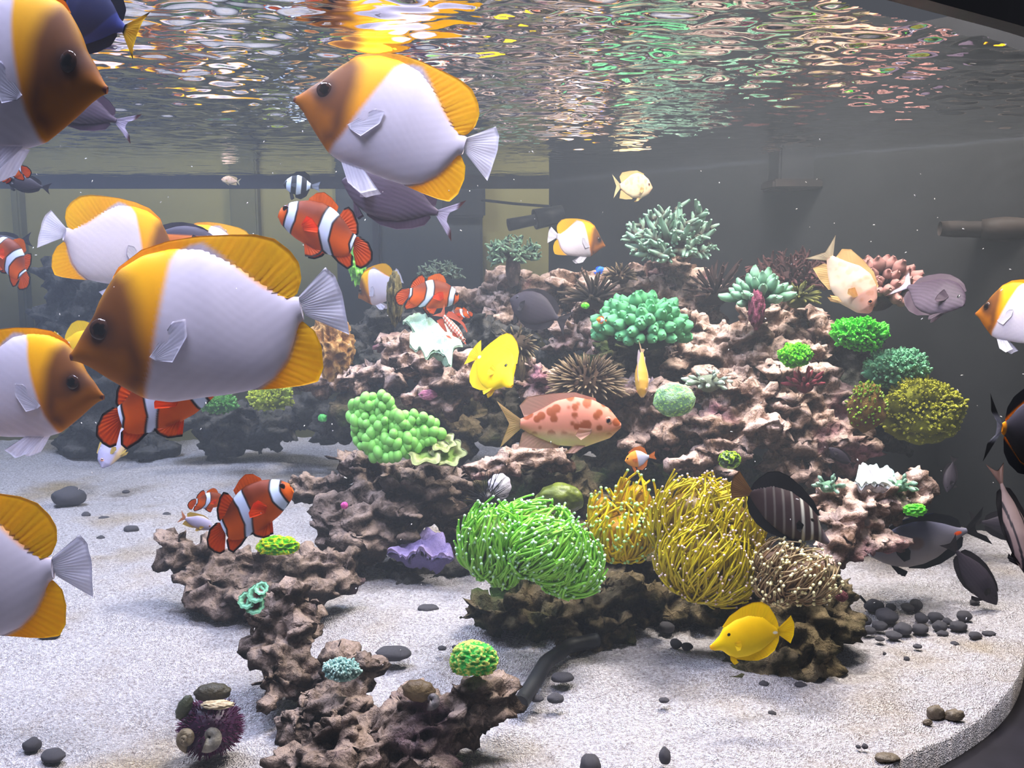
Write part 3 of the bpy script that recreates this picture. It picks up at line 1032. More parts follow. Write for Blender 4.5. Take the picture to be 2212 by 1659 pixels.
# branching corals of the reef top
bush('staghorn_coral', 'fan of mint-tipped green staghorn standing highest on the reef', 1446, 545, 1.10, 98, 30, ((84, 70, 58), (186, 238, 210)), 'antler', 201, 1.05, 1.05, 0.14, 1.0)
bush('table_coral', 'small hazy green table coral on a stalk in front of the olive strip', 1108, 552, 1.24, 54, 26, ((76, 74, 62), (158, 206, 168)), 'antler', 202, 1.25, 0.7, 0.3, 1.5)
o = lump('stalk', None, 1108, 580, 1.24, 16, 40, ((84, 72, 66), (110, 92, 88)), 'rough_coral', 0.9, 3, 0.25, seed=3, sub=4)
tag(o, 'short brown stalk under the small table coral', 'coral')
bush('finger_coral', 'faint grey-green finger coral in the haze above the clownfish', 950, 598, 1.34, 44, 16, ((80, 86, 78), (150, 176, 150)), 'antler', 203, 1.1, 0.8, 0.25, 1.4)
bush('staghorn_coral', 'mint finger coral beside the purple sponge', 1636, 655, 0.98, 72, 34, ((60, 110, 84), (170, 226, 190)), 'knob', 204, 1.0, 1.1, 0.3, 0.62)
bush('knob_coral', 'dense dome of green knob coral in the middle of the reef', 1383, 712, 0.985, 92, 120, ((20, 46, 32), (124, 216, 150)), 'knob', 205, 1.18, 0.82, 0.58, 0.95)
bush('brush_coral', 'brown brush coral beside the tiny blue fish', 1338, 600, 1.10, 36, 40, ((70, 54, 40), (176, 150, 116)), 'finger', 206, 1.1, 0.9, 0.45, 1.6)
bush('brush_coral', 'dark spiky brown coral behind the green knob dome', 1282, 650, 1.09, 66, 46, ((44, 36, 30), (96, 80, 64)), 'finger', 207, 1.15, 1.0, 0.3, 1.1)
bush('brush_coral', 'feathery dark brown coral behind the pink rock top', 1545, 640, 1.10, 78, 50, ((48, 34, 32), (92, 66, 62)), 'finger', 208, 1.0, 1.0, 0.3, 1.0, (0.15, 0))
bush('staghorn_coral', 'dusky red-brown staghorn against the dark panel', 1710, 610, 1.07, 90, 44, ((54, 32, 32), (116, 74, 72)), 'antler', 209, 1.2, 0.75, 0.3, 0.9)
bush('knob_coral', 'pink-brown knobbly coral behind the diving pink fish', 1896, 634, 1.00, 80, 80, ((70, 44, 44), (206, 150, 142)), 'knob', 210, 1.25, 0.95, 0.5, 0.85, (0.12, 0.1))
bush('brush_coral', 'yellow-green bushy coral behind the purple sponge', 1724, 648, 1.0, 46, 46, ((70, 72, 34), (150, 150, 80)), 'finger', 211, 1.15, 0.8, 0.45, 1.7)
bush('brush_coral', 'brown bushy dome coral with pale tips above the spotted fish', 1268, 832, 0.955, 76, 210, ((66, 46, 30), (196, 170, 134)), 'finger', 212, 1.2, 0.92, 0.62, 0.9)
bush('brush_coral', 'brown ball coral behind the yellow tang', 1117, 745, 1.02, 42, 80, ((64, 50, 36), (186, 166, 126)), 'finger', 213, 2.2, 1.0, 0.6, 1.3)
o = lump('stalk', None, 1122, 800, 1.02, 14, 40, ((60, 48, 34), (84, 70, 48)), 'rough_coral', 0.9, 3, 0.25, seed=4, sub=4)
tag(o, 'brown stalk of the ball coral', 'coral')
bush('twig_coral', 'dark red twig coral on the pale rock', 1738, 836, 0.92, 46, 18, ((92, 36, 40), (176, 84, 96)), 'knob', 214, 0.95, 1.0, 0.3, 0.45)
bush('finger_coral', 'white-tipped mint fingers under the hanging slim fish', 1530, 828, 0.93, 50, 22, ((120, 130, 110), (216, 240, 220)), 'knob', 215, 1.25, 0.55, 0.4, 0.6)
bush('finger_coral', 'short mint fingers on one end of the small outcrop', 1790, 1052, 0.775, 34, 12, ((110, 150, 120), (196, 240, 210)), 'knob', 216, 1.2, 0.8, 0.4, 0.75)
bush('finger_coral', 'short mint fingers on the far end of the small outcrop', 1944, 1050, 0.785, 36, 14, ((110, 150, 120), (196, 240, 210)), 'knob', 217, 1.2, 0.8, 0.4, 0.75)

# mats, domes and crusts
polyp_dome('polyp_mat', 'neon green polyp mat under the diving pink fish', 1858, 722, 0.94, 60, 34, ((24, 90, 24), (40, 170, 40), (110, 246, 70)), 420, 301, 10, 3.2)
polyp_dome('polyp_mat', 'teal-green polyp mat on the slope beside the dark panel', 1938, 796, 0.945, 72, 44, ((46, 84, 66), (76, 140, 106), (136, 206, 160)), 480, 302, 8, 3.2)
polyp_dome('polyp_dome', 'large yellow-green polyp dome at the end of the reef', 1992, 884, 0.93, 88, 72, ((74, 76, 20), (124, 126, 30), (190, 190, 56)), 700, 303, 9, 3.4)
polyp_dome('polyp_mound', 'brown mound with a neon green polyp edge', 1872, 878, 0.90, 42, 54, ((92, 64, 36), (120, 92, 40), (140, 200, 50)), 160, 304, 6, 2.6)
polyp_dome('pillow_coral', 'neon green pillow coral on the pale rock', 1718, 766, 0.915, 34, 26, ((40, 130, 10), (80, 200, 20), (140, 255, 50)), 260, 305, 4, 2.8, na=0.4, ns=3.4)
polyp_dome('polyp_mat', 'yellow-green polyp mat on the far rock arch', 584, 856, 1.26, 48, 30, ((90, 104, 20), (140, 160, 36), (200, 214, 70)), 260, 306, 8, 3)
polyp_dome('polyp_mat', 'dull green polyp mat beside the yellow-green one', 472, 872, 1.27, 42, 20, ((40, 84, 40), (60, 120, 50), (96, 160, 70)), 180, 307, 6, 3)
polyp_dome('crust_coral', 'mint-grey crust coral in the hollow rock', 738, 1446, 0.590, 42, 24, ((80, 120, 116), (130, 180, 172), (196, 230, 220)), 300, 308, 4, 2.6)
lump('leaf_coral', 'small bright green coral on the flank of the outcrop', 1976, 1102, 0.775, 24, 13, ((40, 170, 30), (120, 240, 60)), 'flesh', 0.6, 4, 0.35, seed=21)
lump('brain_coral', 'yellow and green ridged brain coral standing on the front rock', 1024, 1428, 0.56, 50, 42, ((70, 190, 80), (226, 222, 110)), 'rough_coral', 0.8, 2, 0.08, 0.42, 4.6, 22, flat=0.45)
lump('crust_coral', 'yellow crust coral with green edge on the flat ledge', 600, 1180, 0.745, 42, 22, ((90, 190, 30), (236, 226, 30)), 'rough_coral', 0.8, 3, 0.15, 0.5, 3.4, 23, flat=0.6)
lump('star_coral', 'round speckled mint coral with a pale rim', 1456, 864, 0.915, 45, 37, ((112, 158, 120), (168, 210, 168)), 'rough_coral', 0.55, 3, 0.08, seed=24, spots=((190, 250, 130), 7.5, 0.45))
lump('brain_coral', 'small green and black striped ball coral above the yellow anemone', 1576, 993, 0.86, 22, 18, ((40, 70, 16), (180, 230, 40)), 'flesh', 0.9, 2, 0.05, 0.6, 2.2, 25)
lump('leather_coral', 'tan ruffled leather coral behind the big butterflyfish tail', 716, 745, 1.13, 46, 62, ((150, 104, 52), (224, 176, 108)), 'rough_coral', 0.8, 2.4, 0.35, 0.6, 3.6, 26)
lump('mossy_column', 'mossy brown column coral in front of the small butterflyfish', 853, 645, 1.04, 17, 56, ((62, 56, 34), (110, 100, 62)), 'rough_coral', 0.9, 4, 0.25, seed=27)
lump('tube_coral', 'hazy lime green tube coral behind the clownfish tail', 772, 572, 1.16, 18, 40, ((90, 180, 50), (150, 236, 90)), 'flesh', 0.9, 4, 0.45, seed=28)
lump('sponge', 'purple-red sponge finger on the pink rock', 1634, 670, 0.955, 16, 42, ((84, 36, 48), (136, 66, 90)), 'rough_coral', 0.9, 3, 0.3, seed=29)
lump('mushroom_coral', 'olive mushroom coral behind the green anemone', 1210, 1078, 0.84, 52, 34, ((70, 82, 26), (110, 124, 40)), 'flesh', 0.7, 2, 0.12, seed=30)
lump('crust_coral', 'small pink crust coral on the shaded rock', 925, 853, 1.07, 20, 11, ((186, 110, 140), (226, 150, 176)), 'rough_coral', 0.7, 3, 0.2, seed=31)
lump('crust_coral', 'tiny magenta crust on the rock shoulder', 744, 1092, 0.83, 8, 8, ((206, 70, 150), (236, 110, 180)), 'rough_coral', 0.7, 3, 0.2, seed=32, sub=3)
lump('sponge', 'dark red sponge knob on the brown anemone rock', 1818, 1288, 0.662, 14, 12, ((86, 44, 50), (120, 70, 74)), 'rough_coral', 0.7, 3, 0.2, seed=33, sub=4)
lump('crust_coral', 'tiny neon green coral bud beside the dark spiky coral', 1264, 660, 1.02, 9, 7, ((60, 200, 30), (140, 250, 60)), 'flesh', 0.7, 3, 0.2, seed=34, sub=3)
lump('crust_coral', 'tiny green coral bud near the far rock arch', 697, 903, 1.2, 10, 9, ((60, 170, 70), (110, 220, 110)), 'flesh', 0.7, 3, 0.2, seed=35, sub=3)


def plate(name, label, poly, py_mid, d, th, col, seed, tilt=0.35, cat='coral', ns=60):
    """ragged horizontal coral plate: outline in pixels laid on a plane that tips towards the viewer"""
    poly = resample(np.array(poly + [poly[0]], float), 90)[:-1]
    c0 = poly.mean(0)
    rings = 14
    vs, cs = [], []
    c1, c2 = lin(col[0]), lin(col[1])

    def w(px, py, dz):
        up_ = (CY - (py_mid))
        dd = d + (py_mid - py) * d / F / math.tan(math.radians(tilt * 90))
        return P(px, py, dd) + np.array([0, 0, dz])
    for side in (0, 1):
        for i in range(rings):
            t = i / (rings - 1)
            for p in poly:
                q = c0 + (p - c0) * max(t, 0.001)
                h = 0.002 * math.sin(q[0] / 9.0) * math.cos(q[1] / 7.0)
                vs.append(w(q[0], q[1], h + (0 if side == 0 else -th * (1 - 0.8 * t ** 4))))
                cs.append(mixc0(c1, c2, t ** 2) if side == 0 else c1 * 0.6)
    m_ = len(poly)
    fs = grid_faces(rings, m_, wrap_m=True) + [x[::-1] for x in grid_faces(rings, m_, wrap_m=True, off=rings * m_)]
    o1, o2 = (rings - 1) * m_, (2 * rings - 1) * m_
    for j in range(m_):
        fs.append((o1 + j, o1 + (j + 1) % m_, o2 + (j + 1) % m_, o2 + j))
    v = np.array(vs)
    v += 0.0025 * np.stack([vnoise(v * ns, seed + k) for k in (0, 1, 2)], 1)
    v[:, 2] += 0.009 * fbm(v * 80, seed, 3) + 0.003 * np.abs(vnoise(v * 260, seed))
    b = v.mean(0)
    o = mesh(name, v, fs, M['branch'], None, np.array(cs), True, b)
    tag(o, label, cat)
    return o


plate('plate_coral', 'bleached mint plate coral with ragged edge under the clownfish', [(872, 690), (905, 682), (935, 692), (965, 700), (990, 712), (1002, 745), (985, 752), (975, 785), (962, 765), (935, 758), (918, 765), (900, 748), (882, 735), (896, 715)], 730, 0.97, 0.012, ((190, 226, 190), (214, 250, 216)), 41, 0.5)
plate('plate_coral', 'lavender plate coral above the dark pebbly rock', [(838, 1192), (868, 1165), (885, 1150), (925, 1150), (958, 1158), (962, 1180), (985, 1200), (955, 1206), (915, 1196), (875, 1198)], 1180, 0.85, 0.016, ((120, 108, 160), (176, 158, 204)), 42, 0.4)
plate('plate_coral', 'white glowing plate coral in the middle of the small outcrop', [(1842, 1040), (1850, 1014), (1890, 1004), (1925, 1022), (1940, 1038), (1930, 1048), (1890, 1040), (1860, 1048)], 1028, 0.785, 0.012, ((236, 232, 240), (220, 246, 240)), 43, 0.45)

# ------------------------------------------------------------------ fish
def sd_poly(p, poly):
    """signed distance to a polygon, negative inside"""
    poly = np.asarray(poly, float)
    a, b = poly, np.roll(poly, -1, 0)
    best = np.full(len(p), 1e9)
    for i in range(len(poly)):
        ab = b[i] - a[i]
        tt = np.clip(((p - a[i]) @ ab) / (ab @ ab + 1e-12), 0, 1)
        best = np.minimum(best, np.linalg.norm(p - a[i] - tt[:, None] * ab, axis=1))
    return np.where(inside(p, poly), -best, best)


def inpoly(p, poly, soft):
    return sstep(soft, -soft, sd_poly(p, poly))[:, None]


def mixc(a, b, k):
    return a * (1 - k) + b * k


class Template:
    """side view of one kind of fish, measured in its own drawing units; x to the tail, y down"""

    def __init__(s, nose, ped, top, low, thick, flip=False):
        s.nose, s.ped = np.array(nose, float), np.array(ped, float)
        s.L = np.linalg.norm(s.ped - s.nose)
        s.ax = (s.ped - s.nose) / s.L
        s.pp = np.array([s.ax[1], -s.ax[0]])
        if s.pp[1] > 0:
            s.pp = -s.pp
        s.top, s.low = s.loc(top), s.loc(low)
        s.thick = thick
        s.parts = []

    def loc(s, pts):
        q = np.asarray(pts, float) - s.nose
        return np.stack([q @ s.ax, q @ s.pp], 1) / s.L

    def draw(s, uv):
        return s.nose + (uv[:, :1] * s.ax + uv[:, 1:] * s.pp) * s.L


def fish_body(T, colf, nu=150, nt_=72):
    u1 = min(T.top[-1, 0], T.low[-1, 0])
    u0 = 0.0
    uu = u0 + (u1 - u0) * (0.5 - 0.5 * np.cos(np.pi * np.linspace(0.0, 1, nu) * 0.97 + 0.0)) / (0.5 - 0.5 * math.cos(math.pi * 0.97))
    o1, o2 = np.argsort(T.top[:, 0]), np.argsort(T.low[:, 0])
    zt = np.interp(uu, T.top[o1, 0], T.top[o1, 1])
    zl = np.interp(uu, T.low[o2, 0], T.low[o2, 1])
    k = np.ones(5) / 5
    zt[2:-2] = np.convolve(zt, k, 'valid')
    zl[2:-2] = np.convolve(zl, k, 'valid')
    th = np.array(T.thick)
    w = np.interp(uu, th[:, 0] * u1, th[:, 1])
    w[2:-2] = np.convolve(w, k, 'valid')
    v, uvs = [], []
    for i in range(nu):
        c, h = (zt[i] + zl[i]) / 2, max((zt[i] - zl[i]) / 2, 0.004)
        ww = min(w[i], h * 1.1 + 0.004)
        for j in range(nt_):
            a = 2 * math.pi * j / nt_
            z = c + h * math.cos(a)
            y = ww * math.sin(a) * (0.80 + 0.20 * abs(math.sin(a)))
            v.append((0.5 - uu[i], y, z))
            uvs.append((uu[i], z))
    f = grid_faces(nu, nt_, wrap_m=True)
    n = len(v)
    v.append((0.5 - uu[0] + 0.004, 0, (zt[0] + zl[0]) / 2))
    uvs.append((0, 0))
    v.append((0.5 - uu[-1] - 0.004, 0, (zt[-1] + zl[-1]) / 2))
    uvs.append((uu[-1], 0))
    for j in range(nt_):
        f.append((n, (j + 1) % nt_, j))
        f.append((n + 1, (nu - 1) * nt_ + j, (nu - 1) * nt_ + (j + 1) % nt_))
    return np.array(v), f, colf(T.draw(np.array(uvs)))


def fish_fin(T, root, tip, colf, rays=18, y0=0.0, flare=0.0, thick=0.006, nu=46, nv=12, wob=0.0035):
    """a thin fin spread between its root line and its outer edge, with raised rays"""
    a, b = resample(T.loc(root), nu), resample(T.loc(tip), nu)
    v, uvs = [], []
    for s in (1, -1):
        for i in range(nu):
            ph = math.cos(2 * math.pi * rays * i / nu)
            for j in range(nv):
                t = j / (nv - 1)
                q = a[i] * (1 - t) + b[i] * t
                th = thick * (1 - 0.75 * t) * (1 + 0.5 * ph)
                edge = 1.0 if 0 < i < nu - 1 and j < nv - 1 else 0.15
                y = y0 + flare * t + s * th * 0.5 * edge + wob * math.sin(5 * i / nu * 3.1 + 3 * t) * t
                v.append((0.5 - q[0], y, q[1]))
                uvs.append(q)
    f = grid_faces(nu, nv) + [x[::-1] for x in grid_faces(nu, nv, off=nu * nv)]
    o = nu * nv
    rim = [i * nv for i in range(nu)] + [(nu - 1) * nv + j for j in range(1, nv)] + [i * nv + nv - 1 for i in range(nu - 2, -1, -1)] + [j for j in range(nv - 2, 0, -1)]
    for k in range(len(rim)):
        p0, p1 = rim[k], rim[(k + 1) % len(rim)]
        f.append((p0, p1, o + p1, o + p0))
    c = colf(T.draw(np.array(uvs)))
    ph = np.tile(np.repeat(np.cos(2 * np.pi * rays * np.arange(nu) / nu), nv), 2)
    return np.array(v), f, np.clip(c * (1 + 0.07 * ph[:, None]), 0, 1)


def fish_eye(T, centre, r, iris, pupil, wbody, side):
    """the eyeball, bulging a little from the side of the head"""
    cu, cv = T.loc([centre])[0]
    r = r / T.L
    v, f = ico(3)
    c = np.where((np.hypot(v[:, 0], v[:, 2]) < 0.55)[:, None], np.array(pupil), np.array(iris))
    q = v * np.array([r, r * 0.30, r]) + np.array([0.5 - cu, side * wbody, cv])
    return q, f, c


SPECIES = {}


def species(key, name, T, body_col, fins, eyes):
    """builds the meshes of one kind of fish once; fish() then places copies that share them"""
    data = []
    v, f, c = fish_body(T, body_col)
    body_v = v
    data.append(('body', v, f, c, 'fish'))
    for nm, root, tip, colf, kw in fins:
        kw = dict(kw)
        pair = kw.pop('pair', False)
        if pair:
            y0, fl = kw.pop('y0'), kw.pop('flare')
            for s in (1, -1):
                q = fish_fin(T, root, tip, colf, y0=s * y0, flare=s * fl, **kw)
                data.append((nm,) + q + ('fin',))
        else:
            q = fish_fin(T, root, tip, colf, **kw)
            data.append((nm,) + q + ('fin',))
    ctr, r, iris, pupil = eyes
    cu, cv = T.loc([ctr])[0]
    d = np.hypot(body_v[:, 0] - (0.5 - cu), body_v[:, 2] - cv)
    wb = np.abs(body_v[np.argsort(d)[:4], 1]).max()
    for s in (1, -1):
        q = fish_eye(T, ctr, r, iris, pupil, wb * 0.97, s)
        data.append(('eye',) + q + ('eye',))
    meshes = []
    for nm, v, f, c, m in data:
        o = mesh(nm, v, f, M[m], None, c)
        meshes.append((nm, o.data))
        bpy.data.objects.remove(o, do_unlink=True)
    SPECIES[key] = (name, meshes)


def fish(key, nose, tail, d, label, cat='fish', group=None, yaw=0.0, roll=0.0, hs=1.0, skip=()):
    """nose and tail are where the two ends of the body stand, yaw turns the nose away (+) or nearer (-)"""
    name, meshes = SPECIES[key]
    nose, tail = np.array(nose, float), np.array(tail, float)
    v2 = nose - tail
    lp = np.linalg.norm(v2)
    t2 = (RIGHT * v2[0] - UP * v2[1]) / lp
    ya = math.radians(yaw)
    L = lp * d / F / math.cos(ya)
    fw = math.cos(ya) * t2 + math.sin(ya) * FWD
    side = np.cross(FWD, t2)
    up = side if side @ UP > 0 or abs(side @ UP) < 1e-6 else -side
    lat = np.cross(up, fw)
    if roll:
        a = math.radians(roll)
        up, lat = up * math.cos(a) + lat * math.sin(a), lat * math.cos(a) - up * math.sin(a)
    c = P(*((nose + tail) / 2), d)
    e = empty(name, (0, 0, 0), label, cat, group)
    R = np.eye(4)
    R[:3, 0], R[:3, 1], R[:3, 2], R[:3, 3] = fw * L, lat * L, up * L * hs, c
    e.matrix_world = Matrix(R.tolist())
    for nm, me in meshes:
        if nm in skip:
            continue
        o = bpy.data.objects.new(nm, me)
        COL.objects.link(o)
        o.parent = e
    return e


def const(c):
    c = lin(c)
    return lambda p: np.broadcast_to(c, (len(p), 3)).copy()


# ---- pyramid butterflyfish
YEL, ORA, WHI, BRN, DBR = lin((255, 192, 4)), lin((248, 152, 6)), lin((220, 212, 226)), lin((100, 54, 28)), lin((56, 34, 28))
T = Template((410, 662), (1592, 1010),
             [(410, 647), (440, 638), (480, 616), (540, 577), (630, 530), (680, 482), (760, 432), (850, 385), (1000, 378), (1150, 420), (1290, 500), (1400, 650), (1480, 800), (1550, 920), (1605, 955)],
             [(410, 682), (440, 708), (480, 762), (540, 870), (590, 950), (650, 1040), (760, 1120), (900, 1170), (1050, 1230), (1180, 1270), (1300, 1262), (1400, 1215), (1480, 1140), (1540, 1080), (1590, 1065)],
             [(0, 0.008), (0.06, 0.035), (0.14, 0.062), (0.28, 0.088), (0.45, 0.095), (0.65, 0.075), (0.85, 0.038), (1.0, 0.020)])
whitep = [(1180, 450), (1240, 452), (1300, 470), (1350, 560), (1400, 690), (1470, 830), (1560, 935), (1640, 950), (1900, 800), (1900, 1300), (1690, 1260), (1590, 1080), (1545, 1080), (1480, 1145), (1400, 1215), (1290, 1268), (1180, 1285),
          (900, 1240), (640, 1060), (700, 1000), (760, 950), (815, 890), (860, 830), (950, 720), (1050, 590), (1120, 490)]
headp = [(330, 560), (560, 520), (640, 480), (790, 380), (860, 380), (900, 480), (880, 620), (830, 760), (790, 900), (720, 1000), (620, 1010), (520, 860)]
snoutp = [(380, 600), (500, 620), (560, 680), (620, 760), (700, 800), (700, 900), (600, 930), (520, 860)]


def pyr_body(p):
    c = np.broadcast_to(ORA, (len(p), 3)).copy()
    g = np.clip((p[:, 1] - 400) / 500, 0, 1)[:, None]
    c = mixc(YEL * 0.95 + ORA * 0.05, ORA, g)
    c = mixc(c, BRN, inpoly(p, headp, 75) * 0.95)
    c = mixc(c, lin((186, 110, 18)), inpoly(p, snoutp, 50) * 0.75)
    k = sstep(120, 30, np.hypot(p[:, 0] - 645, p[:, 1] - 628))[:, None]
    c = mixc(c, DBR, k * 0.85)
    c = mixc(c, WHI, inpoly(p, whitep, 20))
    st = 1 + 0.035 * np.sin(p[:, 1] / 9.0 + p[:, 0] / 60.0) * inpoly(p, whitep, 60)[:, 0]
    c = c * st[:, None]
    lips = sstep(26, 12, np.hypot(p[:, 0] - 412, p[:, 1] - 664))[:, None]
    return mixc(c, lin((120, 66, 48)), lips)


def pyr_fin(p):
    g = np.clip((p[:, 0] - 900) / 700, 0, 1)[:, None]
    c = mixc(lin((255, 176, 4)), lin((255, 206, 6)), g)
    k = sstep(60, 0, p[:, 0] - 880)[:, None]
    c = mixc(c, ORA, k * 0.6)
    return mixc(c, WHI, inpoly(p, whitep, 14) * (p[:, 0] < 1500)[:, None])


white_fin = lambda p: np.broadcast_to(lin((240, 238, 250)), (len(p), 3)).copy()
species('pyramid', 'pyramid_butterflyfish', T, pyr_body, [
    ('dorsal_fin', [(830, 420), (1000, 430), (1150, 470), (1280, 560), (1390, 710), (1470, 850), (1560, 945)],
     [(800, 405), (850, 370), (1000, 346), (1150, 375), (1300, 428), (1450, 500), (1560, 560), (1640, 630), (1680, 720), (1690, 800), (1660, 880), (1605, 935)], pyr_fin, dict(rays=26, nu=60, thick=0.026)),
    ('anal_fin', [(1120, 1235), (1290, 1245), (1400, 1190), (1480, 1120), (1545, 1070)], [(1170, 1270), (1300, 1330), (1400, 1370), (1480, 1390), (1540, 1340), (1585, 1240), (1592, 1150), (1562, 1078)], pyr_fin, dict(rays=16)),
    ('tail_fin', [(1585, 960), (1592, 1000), (1590, 1060)], [(1800, 885), (1822, 950), (1812, 1040), (1790, 1110), (1768, 1180), (1740, 1252)], white_fin, dict(rays=15, thick=0.010)),
    ('pelvic_fin', [(745, 1105), (900, 1165)], [(800, 1260), (890, 1335), (1000, 1312)], white_fin, dict(rays=7, nu=24, pair=True, y0=0.025, flare=0.03)),
    ('pectoral_fin', [(808, 880), (825, 910)], [(1000, 780), (1064, 800), (1030, 880), (900, 962)], white_fin, dict(rays=9, nu=28, pair=True, y0=0.087, flare=0.008, thick=0.0025, wob=0.0004)),
], ((645, 630), 56, lin((64, 42, 34)), lin((8, 8, 8))))

# ---- clownfish
COR, CRD, CWH, CBK = lin((220, 92, 4)), lin((100, 36, 6)), lin((206, 222, 250)), lin((24, 18, 18))
T = Template((2002, 520), (1535, 758),
             [(2002, 512), (1975, 468), (1910, 440), (1860, 438), (1790, 442), (1700, 472), (1640, 520), (1590, 590), (1555, 660), (1522, 704)],
             [(2002, 528), (1990, 570), (1962, 612), (1910, 672), (1860, 712), (1790, 772), (1710, 802), (1650, 826), (1600, 830), (1552, 806)],
             [(0, 0.03), (0.08, 0.09), (0.25, 0.145), (0.45, 0.15), (0.7, 0.10), (0.9, 0.05), (1.0, 0.04)])
B1 = [(1862, 430), (1915, 438), (1922, 510), (1968, 592), (1945, 640), (1890, 570), (1866, 500)]
B2 = [(1570, 500), (1655, 490), (1702, 560), (1742, 640), (1738, 770), (1690, 830), (1702, 720), (1660, 610), (1608, 550)]
B3 = [(1490, 690), (1532, 690), (1566, 755), (1566, 830), (1536, 810), (1520, 745)]


def clown_body(p):
    axis = (p[:, 0] - 1535) / 470
    up = ((p[:, 0] - 2002) * 0.467 + (p[:, 1] - 520) * 0.884)
    k = sstep(60, -90, up + 20)[:, None] * sstep(1.0, 0.8, axis)[:, None]
    c = mixc(COR, CRD, np.clip(k * 0.95, 0, 1))
    for bb in (B1, B2, B3):
        c = mixc(c, CBK, inpoly(p, bb, 4) if False else sstep(17, 9, sd_poly(p, bb))[:, None])
        c = mixc(c, CWH, sstep(4, -4, sd_poly(p, bb))[:, None])
    return c


def clown_fin(edge):
    def f(p):
        e = np.asarray(edge, float)
        best = np.full(len(p), 1e9)
        for i in range(len(e) - 1):
            ab = e[i + 1] - e[i]
            tt = np.clip(((p - e[i]) @ ab) / (ab @ ab), 0, 1)
            best = np.minimum(best, np.linalg.norm(p - e[i] - tt[:, None] * ab, axis=1))
        c = mixc(np.broadcast_to(COR, (len(p), 3)), CBK, sstep(17, 9, best)[:, None])
        return c
    return f


tailE = [(1496, 712), (1450, 755), (1432, 820), (1440, 872), (1478, 905), (1520, 918), (1550, 900)]
sdE = [(1575, 520), (1548, 512), (1520, 550), (1500, 630), (1506, 690), (1528, 712)]
anE = [(1700, 806), (1660, 862), (1605, 912), (1570, 892), (1560, 830)]
pvE = [(1855, 800), (1815, 812), (1760, 800), (1738, 775)]
species('clown', 'clownfish', T, clown_body, [
    ('spiny_dorsal_fin', [(1800, 450), (1720, 480), (1625, 535)], [(1790, 428), (1740, 400), (1690, 402), (1650, 440), (1612, 505)], const((222, 110, 14)), dict(rays=10, nu=30, thick=0.02)),
    ('soft_dorsal_fin', [(1610, 560), (1575, 630), (1545, 690)], sdE, clown_fin(sdE), dict(rays=9, nu=36, nv=14, thick=0.02)),
    ('anal_fin', [(1720, 785), (1650, 800), (1580, 800)], anE, clown_fin(anE), dict(rays=9, nu=36, nv=14, thick=0.02)),
    ('tail_fin', [(1522, 712), (1545, 755), (1556, 802)], tailE, clown_fin(tailE), dict(rays=11, nu=44, nv=16, thick=0.03)),
    ('pelvic_fin', [(1855, 710), (1790, 765)], pvE, clown_fin(pvE), dict(rays=6, nu=28, nv=12, pair=True, y0=0.05, flare=0.04, thick=0.015)),
    ('pectoral_fin', [(1848, 600), (1838, 645)], [(1800, 560), (1768, 580), (1738, 640), (1745, 672), (1790, 660)], const((255, 92, 10)), dict(rays=8, nu=24, pair=True, y0=0.14, flare=0.06, thick=0.015)),
], ((1938, 482), 21, lin((60, 20, 10)), lin((6, 6, 8))))

# ---- yellow tang
TY, TO = lin((255, 222, 0)), lin((255, 190, 0))
tang_top = [(70, 822), (100, 792), (135, 752), (160, 700), (235, 645), (330, 612), (430, 622), (495, 668), (532, 702)]
tang_low = [(72, 848), (100, 856), (150, 854), (200, 890), (245, 905), (330, 890), (420, 850), (490, 790), (536, 742)]
tang_dor = ([(165, 702), (235, 655), (330, 625), (430, 635), (500, 685), (530, 706)], [(152, 692), (200, 620), (280, 560), (360, 525), (420, 520), (470, 548), (510, 610), (532, 660), (540, 700)])
tang_an = ([(215, 885), (330, 875), (420, 835), (490, 775), (530, 738)], [(225, 912), (330, 924), (400, 922), (460, 897), (512, 850), (538, 790), (542, 748)])
tang_tail = ([(528, 704), (534, 722), (532, 742)], [(620, 612), (642, 660), (645, 700), (640, 745), (620, 803)])
tang_pec = ([(222, 790), (228, 812)], [(262, 772), (272, 800), (262, 832), (240, 842)])
tang_pel = ([(205, 880), (240, 900)], [(215, 930), (235, 948), (262, 930)])
tang_thick = [(0, 0.012), (0.08, 0.035), (0.2, 0.075), (0.4, 0.10), (0.65, 0.075), (0.9, 0.025), (1.0, 0.018)]
T = Template((70, 836), (534, 722), tang_top, tang_low, tang_thick)


def tang_body(p):
    g = sstep(700, 860, p[:, 1])[:, None]
    c = mixc(TO, TY, 0.35 + 0.5 * g)
    k = sstep(120, 70, p[:, 0])[:, None]
    c = mixc(c, lin((255, 160, 20)), k * 0.6)
    w = sstep(13, 7, np.hypot((p[:, 0] - 512) * 0.6, p[:, 1] - 728))[:, None]
    return mixc(c, lin((250, 240, 210)), w)


tang_fins = lambda cd, ct=None: [
    ('dorsal_fin', tang_dor[0], tang_dor[1], cd, dict(rays=22, nu=50, thick=0.024)),
    ('anal_fin', tang_an[0], tang_an[1], cd, dict(rays=18)),
    ('tail_fin', tang_tail[0], tang_tail[1], ct or cd, dict(rays=12, thick=0.012)),
    ('pelvic_fin', tang_pel[0], tang_pel[1], cd, dict(rays=5, nu=20, pair=True, y0=0.02, flare=0.02)),
    ('pectoral_fin', tang_pec[0], tang_pec[1], cd, dict(rays=7, nu=20, pair=True, y0=0.085, flare=0.05))]
species('yellow_tang', 'yellow_tang', T, tang_body, tang_fins(const((255, 222, 4))), ((190, 738), 12, lin((60, 50, 10)), lin((5, 5, 5))))

